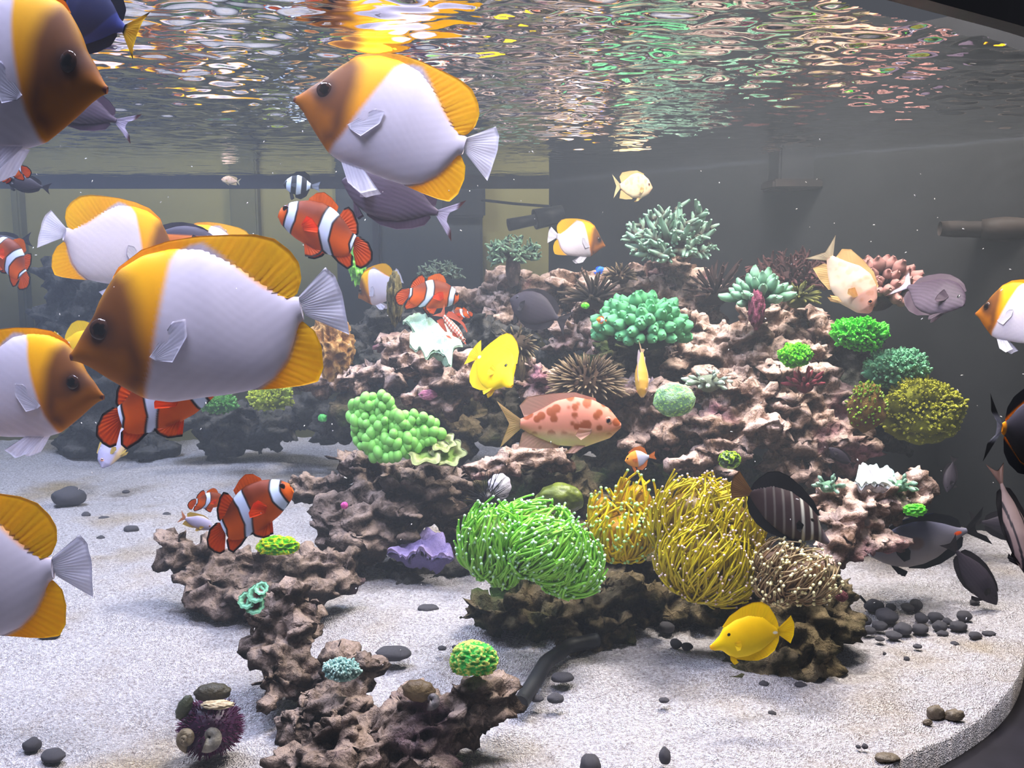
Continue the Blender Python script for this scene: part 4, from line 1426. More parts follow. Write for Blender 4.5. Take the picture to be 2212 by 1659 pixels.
# ---- other surgeonfish: longer oval bodies
oval_top = [(100, 500), (130, 462), (180, 425), (260, 385), (380, 352), (520, 345), (640, 365), (760, 410), (860, 460), (935, 482)]
oval_low = [(100, 520), (135, 545), (190, 585), (270, 628), (380, 658), (520, 662), (640, 640), (760, 590), (860, 540), (935, 520)]
oval_thick = [(0, 0.015), (0.1, 0.05), (0.25, 0.085), (0.45, 0.095), (0.7, 0.06), (0.9, 0.025), (1.0, 0.02)]
oval_dor = ([(230, 408), (380, 364), (520, 358), (640, 378), (760, 422), (890, 475)], [(210, 392), (300, 345), (420, 315), (560, 302), (700, 318), (820, 360), (890, 408), (900, 462)])
oval_an = ([(380, 645), (520, 650), (640, 628), (760, 578), (880, 530)], [(390, 668), (520, 700), (660, 692), (780, 655), (870, 605), (895, 545)])
oval_pec = ([(290, 500), (296, 535)], [(370, 470), (392, 520), (372, 575), (320, 585)])
oval_pel = ([(250, 615), (300, 636)], [(300, 700), (330, 712), (362, 680)])


def oval(key, name, body, fin, tailc, forked=60, eye=(lin((40, 36, 40)), lin((5, 5, 5)))):
    T = Template((100, 510), (935, 501), oval_top, oval_low, oval_thick)
    tail = ([(925, 484), (932, 500), (925, 518)], [(1120, 380 - forked * 0.3), (1085, 430), (1090 - forked, 470), (1082 - forked, 502), (1090 - forked, 534), (1085, 574), (1120, 626 + forked * 0.3)])
    species(key, name, T, body, [
        ('dorsal_fin', oval_dor[0], oval_dor[1], fin, dict(rays=24, nu=50)),
        ('anal_fin', oval_an[0], oval_an[1], fin, dict(rays=18)),
        ('tail_fin', tail[0], tail[1], tailc, dict(rays=14, thick=0.012)),
        ('pelvic_fin', oval_pel[0], oval_pel[1], fin, dict(rays=5, nu=20, pair=True, y0=0.02, flare=0.02)),
        ('pectoral_fin', oval_pec[0], oval_pec[1], fin, dict(rays=8, nu=20, pair=True, y0=0.085, flare=0.06)),
    ], ((210, 468), 17) + eye)


def bristle_body(p):
    st = np.sin(p[:, 1] / 4.6 + 2.2 * np.sin(p[:, 0] / 80.0))
    g = sstep(400, 640, p[:, 1])[:, None]
    c = mixc(lin((58, 44, 60)), lin((92, 80, 96)), g)
    return c * (1 + 0.22 * st[:, None])


oval('bristletooth', 'bristletooth_tang', bristle_body, const((86, 66, 84)),
     lambda p: mixc(np.broadcast_to(lin((205, 198, 220)), (len(p), 3)), lin((86, 44, 40)), np.clip(sstep(1060, 1085, p[:, 0]) + sstep(50, 80, np.abs(p[:, 1] - 502)) * sstep(1060, 940, p[:, 0]), 0, 1)[:, None]), 60)
oval('dark_tang', 'dark_surgeonfish', lambda p: np.broadcast_to(lin((52, 45, 54)), (len(p), 3)) * (1 + 0.10 * np.sin(p[:, 1] / 6.0)[:, None]), const((46, 38, 44)), const((52, 44, 48)), 20)


def powder_body(p):
    g = sstep(380, 660, p[:, 1])[:, None]
    c = mixc(lin((92, 92, 116)), lin((158, 150, 150)), g)
    s = sstep(1, 0.7, np.hypot((p[:, 0] - 850) / 40, (p[:, 1] - 500) / 16))[:, None]
    o = sstep(1, 0.5, np.hypot((p[:, 0] - 470) / 90, (p[:, 1] - 490) / 60))[:, None] * 0.5
    c = mixc(c, lin((120, 80, 50)), o)
    return mixc(c, lin((250, 90, 20)), s)


oval('grey_tang', 'grey_surgeonfish', powder_body, lambda p: mixc(np.broadcast_to(lin((30, 30, 40)), (len(p), 3)), lin((50, 60, 130)), sstep(325, 308, p[:, 1])[:, None]), const((34, 30, 34)), 70)


def naso_body(p):
    e = np.minimum(np.interp(p[:, 0], [c[0] for c in oval_low], [c[1] for c in oval_low]) - p[:, 1], p[:, 1] - np.interp(p[:, 0], [c[0] for c in oval_top], [c[1] for c in oval_top]))
    g = sstep(360, 640, p[:, 1])[:, None]
    c = mixc(lin((96, 92, 108)), lin((50, 42, 38)), g)
    k = sstep(880, 905, p[:, 0])[:, None]
    return mixc(c, lin((245, 150, 20)), k)


oval('lyretail', 'lyretail_tang', lambda p: mixc(np.broadcast_to(lin((120, 102, 100)), (len(p), 3)), lin((34, 30, 34)), (sstep(0.2, 0.5, np.sin(np.abs(p[:, 1] - 502) / 11.0)) * sstep(45, 60, np.abs(p[:, 1] - 502)))[:, None]), const((30, 28, 32)), const((120, 92, 84)), 30)
def naso_fin(p):
    rt = np.interp(p[:, 0], [c[0] for c in oval_dor[0]], [c[1] for c in oval_dor[0]])
    rb = np.interp(p[:, 0], [c[0] for c in oval_an[0]], [c[1] for c in oval_an[0]])
    k = np.where(p[:, 1] < 500, sstep(26, 16, rt - p[:, 1]), sstep(20, 10, p[:, 1] - rb))[:, None]
    return mixc(np.broadcast_to(lin((40, 40, 54)), (len(p), 3)), lin((250, 160, 20)), k)


oval('naso', 'unicorn_tang', naso_body, naso_fin,
     lambda p: mixc(np.broadcast_to(lin((190, 190, 205)), (len(p), 3)), lin((36, 34, 40)), sstep(40, 70, np.abs(p[:, 1] - 502))[:, None]), 90)


def orange_belly(p):
    k = sstep(470, 490, p[:, 1])[:, None]
    return mixc(np.broadcast_to(lin((62, 54, 70)), (len(p), 3)), lin((240, 132, 50)), k)


oval('orange_tang', 'orange_bellied_fish', orange_belly, const((60, 52, 66)), const((200, 120, 60)), 40)


def blue_body(p):
    k = sstep(0.1, -0.1, np.sin(p[:, 0] / 120.0) + (p[:, 1] - 500) / 120)[:, None] * 0.7
    return mixc(np.broadcast_to(lin((52, 64, 140)), (len(p), 3)), lin((28, 28, 44)), k)


oval('blue_tang', 'blue_tang', blue_body, const((34, 34, 60)),
     lambda p: mixc(np.broadcast_to(lin((242, 206, 40)), (len(p), 3)), lin((26, 24, 34)), np.clip(sstep(62, 84, np.abs(p[:, 1] - 502) - 0.18 * (p[:, 0] - 935)) + sstep(965, 945, p[:, 0]), 0, 1)[:, None]), 10)

# ---- sailfin tang: tall striped disc
T = Template((70, 836), (534, 722), tang_top, tang_low, tang_thick)


def sail_body(p):
    x = p[:, 0] + 0.25 * (p[:, 1] - 730)
    c = np.broadcast_to(lin((52, 36, 36)), (len(p), 3)).copy()
    for x0, w, k in ((150, 11, 0.4), (195, 10, 0.7), (245, 12, 0.8), (300, 9, 0.30), (350, 9, 0.18), (400, 8, 0.14), (450, 8, 0.1)):
        c = mixc(c, lin((196, 194, 180)), (sstep(w, w * 0.35, np.abs(x - x0)) * k)[:, None])
    return mixc(c, lin((120, 110, 118)), sstep(140, 90, p[:, 0])[:, None] * 0.7)


species('sailfin', 'sailfin_tang', T, sail_body, tang_fins(const((26, 24, 28)), const((126, 88, 44))), ((190, 738), 13, lin((70, 60, 50)), lin((5, 5, 5))))

# ---- spotted pink anthias-like fish
T = Template((1341, 919), (1124, 915),
             [(1341, 914), (1316, 882), (1282, 864), (1240, 857), (1200, 866), (1165, 886), (1124, 905)],
             [(1341, 924), (1318, 946), (1262, 966), (1205, 962), (1160, 944), (1124, 925)],
             [(0, 0.03), (0.1, 0.09), (0.3, 0.13), (0.5, 0.12), (0.8, 0.06), (1, 0.035)])


def spotted(base, low, spot, k):
    def f(p):
        g = sstep(920, 955, p[:, 1])[:, None]
        c = mixc(np.broadcast_to(lin(base), (len(p), 3)), lin(low), g)
        q = np.stack([p[:, 0] / 21.0, p[:, 1] / 21.0, np.zeros(len(p))], 1)
        wv = worley(q, 5)
        s = sstep(0.52, 0.40, wv) * sstep(945, 925, p[:, 1])
        return mixc(c, lin(spot), (s * k)[:, None])
    return f


def anthias(key, name, bodyf, finc, tailc):
    species(key, name, T, bodyf, [
        ('dorsal_fin', [(1290, 870), (1240, 862), (1200, 871), (1150, 897)], [(1286, 860), (1240, 847), (1190, 850), (1140, 857), (1122, 876), (1132, 900)], finc, dict(rays=18, nu=40)),
        ('anal_fin', [(1215, 958), (1165, 940), (1140, 928)], [(1205, 968), (1160, 970), (1120, 966), (1128, 935)], finc, dict(rays=12)),
        ('tail_fin', [(1126, 906), (1122, 915), (1126, 925)], [(1073, 866), (1088, 892), (1100, 915), (1090, 940), (1080, 967)], tailc, dict(rays=13, thick=0.012)),
        ('pelvic_fin', [(1265, 962), (1240, 962)], [(1240, 978), (1222, 978)], finc, dict(rays=5, nu=18, pair=True, y0=0.04, flare=0.03)),
        ('pectoral_fin', [(1276, 925), (1274, 935)], [(1248, 922), (1240, 938), (1252, 948)], finc, dict(rays=7, nu=18, pair=True, y0=0.12, flare=0.07)),
    ], ((1312, 908), 8.5, lin((220, 150, 120)), lin((10, 14, 30))))


anthias('spotted', 'spotted_anthias', spotted((222, 142, 116), (240, 204, 174), (150, 74, 30), 0.95), const((222, 180, 160)), const((216, 186, 130)))
anthias('pink', 'pink_anthias', spotted((246, 186, 164), (250, 226, 196), (226, 150, 112), 0.5), const((244, 212, 150)), const((206, 190, 160)))
anthias('pale', 'pale_anthias', spotted((236, 196, 160), (246, 226, 190), (206, 150, 110), 0.6), const((226, 200, 140)), const((220, 206, 160)))
anthias('lavender', 'lavender_wrasse', lambda p: mixc(np.broadcast_to(lin((170, 164, 196)), (len(p), 3)), lin((214, 176, 70)), sstep(940, 955, p[:, 1])[:, None] * 0.7), const((214, 186, 90)), const((226, 160, 120)))
anthias('head_down', 'yellow_backed_wrasse', lambda p: mixc(np.broadcast_to(lin((206, 160, 70)), (len(p), 3)), lin((226, 206, 210)), sstep(905, 940, p[:, 1])[:, None]), const((216, 206, 220)), const((216, 190, 160)))


def grid_hawk(p):
    c = np.broadcast_to(lin((248, 226, 206)), (len(p), 3)).copy()
    a = np.abs(np.sin((p[:, 0] - p[:, 1] * 0.3) / 6.0))
    b = np.abs(np.sin((p[:, 1]) / 5.5))
    k = np.maximum(sstep(0.55, 0.25, a), sstep(0.55, 0.25, b))[:, None]
    return mixc(c, lin((206, 70, 40)), k)


Tm = Template((1341, 919), (1124, 915),
              [(1341, 916), (1300, 902), (1270, 893), (1230, 888), (1180, 894), (1124, 906)],
              [(1341, 921), (1300, 926), (1262, 940), (1220, 944), (1170, 936), (1124, 925)],
              [(0, 0.012), (0.15, 0.035), (0.35, 0.075), (0.55, 0.075), (0.8, 0.05), (1, 0.03)])
T = Tm
anthias('hawk', 'longnose_hawkfish', grid_hawk, const((226, 120, 90)), const((230, 140, 110)))

# ---- humbug damselfish
T = Template((100, 510), (520, 505),
             [(100, 500), (140, 440), (220, 380), (310, 360), (400, 390), (470, 450), (520, 482)],
             [(100, 520), (140, 575), (220, 635), (310, 650), (400, 620), (470, 560), (520, 528)],
             [(0, 0.03), (0.12, 0.09), (0.35, 0.14), (0.6, 0.12), (0.85, 0.06), (1, 0.04)])


def damsel_body(p):
    c = np.broadcast_to(lin((26, 28, 38)), (len(p), 3)).copy()
    for x0, w in ((190, 36), (340, 34), (475, 26)):
        x = p[:, 0] + 0.0006 * (p[:, 1] - 505) ** 2
        c = mixc(c, lin((206, 224, 250)), sstep(w + 6, w - 6, np.abs(x - x0))[:, None])
    return c


damfin = [('dorsal_fin', [(190, 410), (300, 375), (400, 405), (480, 465)], [(180, 372), (290, 310), (400, 300), (470, 350), (495, 455)], const((24, 26, 36)), dict(rays=14, nu=36)),
          ('anal_fin', [(280, 635), (400, 605), (480, 545)], [(290, 690), (370, 712), (450, 660), (490, 560)], const((24, 26, 36)), dict(rays=10)),
          ('tail_fin', [(515, 484), (520, 505), (515, 527)], [(640, 430), (615, 505), (640, 580)], const((150, 160, 180)), dict(rays=10)),
          ('pelvic_fin', [(200, 620), (250, 640)], [(230, 730), (270, 700)], const((30, 32, 40)), dict(rays=5, nu=18, pair=True, y0=0.04, flare=0.03)),
          ('pectoral_fin', [(225, 500), (225, 535)], [(310, 490), (300, 560)], const((90, 96, 110)), dict(rays=6, nu=18, pair=True, y0=0.13, flare=0.06))]
species('damsel', 'humbug_damselfish', T, damsel_body, damfin, ((150, 475), 16, lin((120, 130, 150)), lin((5, 5, 5))))
damblue = [(a, b, c, const((40, 110, 240)), e) for a, b, c, d_, e in damfin]
species('blue_damsel', 'blue_damselfish', T, const((50, 130, 250)), damblue, ((150, 475), 16, lin((20, 30, 60)), lin((5, 5, 5))))
damor = [(a, b, c, const((235, 140, 60)), e) for a, b, c, d_, e in damfin]
species('orange_small', 'small_orange_fish', T, lambda p: mixc(np.broadcast_to(lin((190, 190, 210)), (len(p), 3)), lin((232, 150, 50)), sstep(330, 300, p[:, 0])[:, None]), damor, ((150, 475), 16, lin((20, 20, 30)), lin((5, 5, 5))))

# ---- placing: nose pixel, tail-base pixel, distance, label
PYG, CLG = 'pyramid butterflyfish swimming in the tank', 'clownfish swimming in the tank'
PB = 'butterflyfish'
fish('pyramid', (246, 205), (-200, 135), 0.385, 'largest yellow and white butterflyfish, brown face cut by the upper frame corner', PB, PYG, yaw=-8, hs=1.18)
fish('pyramid', (632, 210), (1006, 318), 0.56, 'butterflyfish under the water surface with its nose raised, over the long-bodied purple fish', PB, PYG, yaw=4)
fish('pyramid', (152, 772), (652, 664), 0.50, 'large yellow and white butterflyfish whose snout points down, over the half-hidden clownfish', PB, PYG, yaw=0, skip=('pelvic_fin',))
fish('pyramid', (352, 560), (190, 522), 0.78, 'butterflyfish facing the big one, white tail spread, against the olive wall', PB, PYG, yaw=52)
fish('pyramid', (238, 858), (-105, 832), 0.52, 'butterflyfish cut by the frame edge, head just below the big snout', PB, PYG, yaw=-10)
fish('pyramid', (-345, 1262), (116, 1226), 0.46, 'butterflyfish of which only tail and rear fins show, over bare sand', PB, PYG, yaw=0)
fish('pyramid', (370, 556), (530, 548), 0.92, 'butterflyfish mostly hidden behind the large one, only its back showing', PB, PYG, yaw=-30)
fish('pyramid', (768, 640), (856, 606), 1.12, 'small butterflyfish half hidden by the mossy column', PB, PYG, yaw=38)
fish('pyramid', (1310, 528), (1202, 514), 1.22, 'small butterflyfish against the dark panel above the reef', PB, PYG, yaw=24)
fish('pyramid', (2146, 672), (2234, 690), 0.72, 'butterflyfish half out of frame beside the grey scribbled fish', PB, PYG, yaw=60, hs=1.12)

fish('clown', (601, 468), (768, 528), 0.66, 'clownfish with nose raised under the striped black damselfish', 'clownfish', CLG)
fish('clown', (988, 648), (884, 636), 0.98, 'clownfish hovering over the pale mint coral plate', 'clownfish', CLG, yaw=22)
fish('clown', (-18, 520), (56, 596), 0.80, 'clownfish cut by the frame edge beside the olive wall', 'clownfish', CLG, yaw=10)
fish('clown', (634, 1062), (480, 1144), 0.58, 'clownfish pointing up to the rock ledge, over the yellow crust coral', 'clownfish', CLG)
fish('clown', (482, 1086), (428, 1082), 0.72, 'smallest orange clownfish, behind the tail of a bigger one above the sand', 'clownfish', CLG, yaw=32)
fish('clown', (470, 838), (256, 902), 0.56, 'clownfish half hidden below the big butterflyfish, black-rimmed tail showing', 'clownfish', CLG, yaw=0)
fish('clown', (-30, 372), (48, 366), 0.62, 'clownfish of which a sliver shows behind a white pelvic fin', 'clownfish', CLG, yaw=0)
fish('clown', (975, 684), (1012, 676), 1.10, 'tiny clownfish behind the checkered red fish', 'clownfish', CLG, yaw=0)

fish('yellow_tang', (1106, 834), (1032, 768), 0.86, 'yellow tang with its head down in front of the brown ball coral', 'tang', 'yellow tangs', yaw=-55)
fish('yellow_tang', (1534, 1399), (1681, 1364), 0.60, 'yellow tang over the sand before the brown anemone rock', 'tang', 'yellow tangs')
fish('yellow_tang', (250, 760), (150, 740), 0.95, 'yellow tang of which only a fin tip shows above a butterflyfish', 'tang', 'yellow tangs', yaw=20)
fish('spotted', (1341, 919), (1124, 915), 0.74, 'pink fish with brown spots in front of the dark rock gap', 'fish')
fish('pink', (1876, 676), (1796, 556), 0.84, 'pale pink fish diving beside the knobbly pink coral', 'fish', yaw=-8, hs=1.25)
fish('pale', (1410, 404), (1338, 404), 1.15, 'pale fish alone just below the surface against the dark panel', 'fish', yaw=14, hs=1.5)
fish('bristletooth', (738, 388), (946, 462), 0.70, 'long purple-grey fish tucked under the high butterflyfish', 'tang', yaw=5, hs=1.25)
fish('dark_tang', (1102, 645), (1205, 690), 1.05, 'dark purple fish turning away above the brown ball coral', 'tang', yaw=18, hs=1.6)
fish('bristletooth', (2050, 666), (1990, 612), 0.86, 'grey scribbled fish curling against the dark panel', 'tang', yaw=-58, hs=1.6)
fish('naso', (2330, 945), (2132, 922), 0.66, 'dark fish with orange fin lines cut by the frame edge', 'tang', yaw=30, hs=1.75)
fish('grey_tang', (1880, 1200), (2088, 1146), 0.82, 'grey fish with an orange tail spot behind the small outcrop', 'tang', yaw=0, hs=1.15)
fish('dark_tang', (2152, 1306), (2066, 1190), 0.80, 'plain blackish fish diving to the sand', 'tang', yaw=0)
fish('dark_tang', (2260, 1146), (2120, 1128), 0.92, 'blackish fish in shade behind the grey one', 'tang', yaw=0)
fish('lyretail', (2206, 1250), (2188, 1050), 0.64, 'fish hanging tail up at the frame edge, tail striped black and white', 'tang', yaw=-25, hs=0.6)
fish('sailfin', (1786, 1170), (1624, 1066), 0.665, 'dark striped disc-shaped fish over the yellow anemone', 'tang', yaw=-8, hs=0.80)
fish('blue_tang', (96, 0), (268, 62), 0.425, 'dark blue fish with yellow tail cut by the upper frame edge', 'tang', yaw=0, hs=2.0)
fish('damsel', (612, 398), (674, 402), 0.95, 'black damselfish with three white bars', 'fish')
fish('bristletooth', (60, 190), (252, 262), 0.60, 'purple fish behind the largest butterflyfish, pale tail showing', 'tang')
fish('orange_tang', (468, 520), (330, 508), 0.88, 'dark fish with an orange belly between two butterflyfish', 'fish')
fish('dark_tang', (-60, 535), (46, 520), 1.10, 'dim grey fish behind the clownfish at the frame edge', 'tang')
fish('dark_tang', (10, 388), (92, 404), 0.80, 'dim grey fish below the white pelvic fin', 'tang')
fish('head_down', (1384, 858), (1390, 762), 0.84, 'slim yellow-backed fish hanging head down by the brown bushy coral', 'fish', yaw=-30, roll=60, hs=0.8)
fish('orange_small', (1350, 996), (1402, 986), 0.90, 'small orange and white fish in a hole of the dark rock', 'fish')
fish('lavender', (232, 1008), (262, 925), 1.20, 'pale lavender fish hanging above the far sand', 'fish', yaw=-30)
fish('lavender', (456, 1142), (404, 1118), 0.82, 'pale lavender fish behind the ledge under the small clownfish', 'fish', yaw=20)
fish('dark_tang', (2040, 1062), (2064, 1000), 0.90, 'faint dark fish against the dark panel near the outcrop', 'tang', yaw=-20)
fish('dark_tang', (1790, 968), (1838, 1000), 0.88, 'dusky fish behind the mint-topped outcrop', 'tang', yaw=0)
fish('hawk', (1006, 744), (958, 682), 0.95, 'checkered red longnose fish resting on the mint plate', 'fish')
fish('blue_damsel', (1304, 578), (1288, 588), 1.10, 'tiny bright blue fish above the reef top', 'fish')
fish('pale', (478, 388), (512, 392), 1.30, 'faint pale fish far back under the rim', 'fish')
fish('orange_small', (1288, 690), (1306, 692), 0.93, 'tiny orange fish at the green knob coral', 'fish')

# ------------------------------------------------------------------ urchins, shells, pebbles, fittings
def dome_spines(name, label, c, r, n, spike, wid, cols, seed, squash=0.85, loc=None):
    rg = np.random.RandomState(seed)
    c = np.asarray(c)
    b = c - np.array([0, 0, r * squash])
    e = empty(name, b, label, 'sea urchin')
    v, f = ico(3)
    mesh('test', v * r * np.array([1, 1, squash]) * 0.9 + c, f, M['flesh'], e, np.broadcast_to(lin(cols[0]), (len(v), 3)), True, b)
    bag = Bag()
    for i in range(n):
        a = rg.normal(size=3)
        a /= np.linalg.norm(a)
        if a[2] < -0.75:
            continue
        p0 = c + a * r * np.array([1, 1, squash]) * 0.85
        dr = a + rg.normal(size=3) * 0.18
        dr /= np.linalg.norm(dr)
        l = spike * rg.uniform(0.7, 1.15)
        v_, f_, s_ = tube(np.array([p0, p0 + dr * l]), np.array([wid, wid * 0.35]), 4)
        bag.add(v_, f_, mixc0(lin(cols[0]), lin(cols[1]), s_[:, None]))
    o = bag.build('spines', M['branch'], e, b)
    o['kind'] = 'stuff'
    return e


uc = P(455, 1564, 0.567) - np.array([0, 0, 0.002])
dome_spines('sea_urchin', 'purple urchin on the sand carrying snail shells', uc, 0.0190, 1000, 0.0042, 0.0005, ((60, 30, 60), (132, 66, 108)), 401, 0.95)


def snail(label, c, r, axis, col, seed, mouth=True, group=None):
    """coiled shell: a tapering tube wound on a spire, with a dark opening"""
    ax = np.array(axis, float)
    ax /= np.linalg.norm(ax)
    u = np.cross(ax, [0.3, 0.2, 1.0])
    u /= np.linalg.norm(u)
    w = np.cross(ax, u)
    n = 44
    t = np.linspace(0, 1, n)
    th = t * 2 * math.pi * 2.3
    gr = np.exp(-1.9 * (1 - t))
    path = np.array([c + r * (0.62 * g * (math.cos(a) * u + math.sin(a) * w) + ax * (0.75 - 1.15 * g)) for a, g in zip(th, gr)])
    v, f, s = tube(path, 0.60 * r * gr, 12)
    base = np.asarray(c) - np.array([0, 0, r])
    e = empty('snail_shell', base, label, 'shell', group)
    k = 0.5 + 0.5 * np.sin(s * 60)
    mesh('coil', v, f, M['shell'], e, mixc0(lin(col[0]), lin(col[1]), k[:, None]), True, base)
    if mouth:
        iv, jf = ico(3)
        tn = path[-1] - path[-2]
        tn /= np.linalg.norm(tn)
        q = iv * 0.46 * r
        q = q - np.outer(q @ tn, tn) * 0.7 + path[-1] + tn * 0.03 * r
        mesh('opening', q, jf, M['shell'], e, np.broadcast_to(lin((44, 34, 46)), (len(q), 3)), True, base)
    return e


SH = ((66, 62, 48), (104, 98, 78))
du = SD(1625)


def limpet(label, px, py, d, rx, ry, tilt, col, seed):
    """low domed shell valve"""
    v, f = ico(4)
    q = v * np.array([rx, (rx + ry) * 0.35, ry]) * d / F
    q = q * (1 + 0.04 * np.sin(np.arctan2(v[:, 2], v[:, 0]) * 9)[:, None])
    a = math.radians(tilt)
    q = np.stack([q[:, 0] * math.cos(a) - q[:, 2] * math.sin(a), q[:, 1], q[:, 0] * math.sin(a) + q[:, 2] * math.cos(a)], 1)
    rr = np.hypot(v[:, 0], v[:, 2])
    k = sstep(0.55, 1.0, rr)[:, None]
    b = P(px, py + ry, d)
    o = mesh('shell_valve', q + P(px, py, d), f, M['shell'], None, mixc0(lin(col[0]), lin(col[1]), k), True, b)
    tag(o, label, 'shell')
    return o


limpet('smooth oval olive shell on top of the purple urchin', 459, 1496, 0.560, 40, 20, 4, ((78, 72, 58), (60, 56, 44)), 1)
limpet('narrow green-grey shell on the side of the purple urchin', 398, 1528, 0.556, 15, 30, -28, ((76, 80, 60), (60, 64, 48)), 2)
o = lump('broken_shell', None, 470, 1522, 0.548, 34, 7, ((150, 130, 100), (206, 190, 156)), 'shell', 0.8, 4, 0.3, seed=51, sub=4)
tag(o, 'ragged cream shell rim under the oval shell on the urchin', 'shell')
snail('snail shell with dark round mouth at the foot of the purple urchin', P(404, 1596, 0.547), 27 * 0.547 / F, (-0.15, -0.9, 0.3), ((96, 84, 64), (130, 116, 90)), 3)
snail('grey coiled snail shell beside the open-mouthed one on the urchin', P(456, 1592, 0.545), 27 * 0.545 / F, (0.1, 1.0, -0.25), ((92, 88, 80), (132, 126, 112)), 4, False)
snail('dark snail on the brown front rock below the brain coral', P(934, 1512, 0.545), 19 * 0.545 / F, (0.2, 0.9, -0.3), ((56, 54, 56), (104, 96, 96)), 5, False)
limpet('brown domed snail shell on the ridge of the front rock', 905, 1492, 0.553, 36, 24, -8, ((110, 92, 62), (80, 64, 44)), 6)

dome_spines('sea_urchin', 'black long-spined urchin in a hole of the mossy rock', P(1052, 1078, 0.838), 0.0095, 90, 0.022, 0.0005, ((14, 12, 14), (26, 24, 26)), 402, 0.9)
limpet('white ribbed shell fan behind the black urchin', 1078, 1052, 0.862, 26, 30, -15, ((236, 232, 240), (206, 200, 214)), 7)

# dark pebbles: on the sand behind the reef foot, and strewn around
PEB = [(1888, 1308, 22, 14), (1960, 1312, 14, 10), (2105, 1300, 10, 6), (1924, 1312, 12, 10), (1870, 1340, 13, 11), (1915, 1330, 24, 17), (1978, 1306, 13, 14), (1900, 1352, 18, 12), (1950, 1358, 20, 14), (1990, 1335, 14, 12), (2020, 1332, 16, 11), (1988, 1358, 18, 12),
       (2030, 1352, 16, 12), (2046, 1342, 10, 8), (2082, 1330, 15, 13), (2070, 1352, 20, 11), (1878, 1362, 14, 9), (1930, 1372, 18, 9), (2106, 1372, 13, 9), (2136, 1368, 16, 5), (1982, 1396, 10, 5), (1900, 1380, 11, 5), (1958, 1423, 6, 6), (1911, 1412, 4, 4), (2036, 1368, 13, 6), (2062, 1390, 9, 5)]
PEB2 = [(150, 1072, 36, 22, 'largest slate-grey pebble on the far sand'), (186, 1112, 10, 7, None), (225, 1120, 13, 6, None), (284, 1143, 17, 9, 'squarish grey pebble on the open sand'), (218, 1162, 9, 6, None), (360, 1112, 10, 6, None), (272, 1062, 8, 4, None),
        (107, 1368, 24, 15, 'grey oval pebble under the cut-off butterflyfish fin'), (70, 1608, 20, 15, 'dark round pebble at the lower frame corner'), (115, 1632, 27, 14, 'dark oval pebble at the bottom frame edge'), (850, 1410, 36, 16, 'dark flat stone behind the hollow rock'), (925, 1314, 24, 9, 'small dark stone below the lavender plate'),
        (1087, 1358, 9, 14, 'small upright grey stone under the green anemone'), (955, 1400, 10, 5, None), (982, 1397, 6, 4, None), (1215, 1463, 26, 11, 'flat dark stone in the reef shade'), (1200, 1508, 19, 11, 'dark wedge stone on the sand near the cable'), (1460, 1390, 13, 11, None), (1484, 1396, 12, 9, None), (1440, 1355, 18, 14, 'dark stone under the yellow anemone rock'),
        (1436, 1632, 13, 20, 'upright grey pebble near the bottom frame edge'), (1668, 1540, 9, 5, None), (1434, 1512, 11, 6, None), (1275, 1655, 24, 30, 'rough stone cut by the bottom frame edge'), (1868, 1612, 7, 6, None), (1854, 1613, 6, 4, None), (1160, 1508, 14, 8, None), (710, 1408, 9, 6, None), (1650, 1478, 12, 8, None), (1730, 1480, 14, 7, None)]
M['pebble'] = flat_mat('dark_pebble', (70, 68, 72), 0.8, 0.35, 120, 0.2, 0.5)
peb_mesh = []
for k in range(4):
    v, f = ico(3)
    q = v * (1 + 0.22 * fbm(v * 1.6 + k * 9, 60 + k, 3)[:, None])
    o = mesh('pebble', q, f, M['pebble'])
    peb_mesh.append(o.data)
    bpy.data.objects.remove(o, do_unlink=True)


def pebble(i, px, py, rx, ry, label, group):
    c = S(px, py + ry * 0.6)
    d = SD(py + ry * 0.6)
    o = bpy.data.objects.new('pebble', peb_mesh[i % 4])
    COL.objects.link(o)
    o.location = Vector(c + np.array([0, 0, ry * d / F * 0.6]))
    o.scale = (rx * d / F, (rx + ry) / 2 * d / F, ry * d / F * 0.95)
    o.rotation_euler = (0, 0, 0)
    tag(o, label, 'pebble', group)


PEBL = {5: 'largest blackish pebble at the back of the heap by the thin cord', 2: 'flat brown pebble lying next to the head of the diving black fish', 6: 'lone round pebble above the heap under the grey fish', 14: 'dark conical pebble at the outer end of the heap',
        8: 'broad blackish pebble in the middle of the heap front', 19: 'long thin dark sliver beyond the outer end of the heap', 22: 'single round black pellet on the bright sand before the heap', 23: 'tiniest black pellet on the sand near the brown anemone rock'}
for i, (px, py, rx, ry) in enumerate(PEB):
    pebble(i, px, py, rx, ry, PEBL.get(i, 'dark pebble in the heap on the sand below the grey fish'), 'pebble heap behind the reef foot')
for i, (px, py, rx, ry, lb) in enumerate(PEB2):
    pebble(i, px, py, rx, ry, lb or 'small dark pebble strewn on the open sand', None if lb else 'strewn pebbles')

# sand-coloured crumbs by the glass
for i, (px, py, rx, ry, lb) in enumerate([(2020, 1540, 20, 17, 'grey shell crumb near the glass, larger of two'), (2062, 1545, 22, 13, 'brown shell crumb right against the glass edge'), (2003, 1560, 10, 7, 'tiny dark crumb beside the grey one near the glass'), (1915, 1636, 26, 9, 'flat pale fragment at the lower sand edge')]):
    c = S(px, py + ry * 0.5)
    d = SD(py + ry * 0.5)
    v, f = ico(3)
    q = v * np.array([rx, rx * 0.6, ry]) * d / F * (1 + 0.35 * fbm(v * 2.5 + i * 5, 80 + i, 3)[:, None]) + c + np.array([0, 0, ry * d / F * 0.5])
    o = mesh('shell_fragment', q, f, M['shell'], None, np.broadcast_to(lin((112, 100, 84)), (len(v), 3)) * (0.8 + 0.4 * vnoise(v * 4, i)[:, None] * 0.5), True, c)
    tag(o, lb, 'shell')

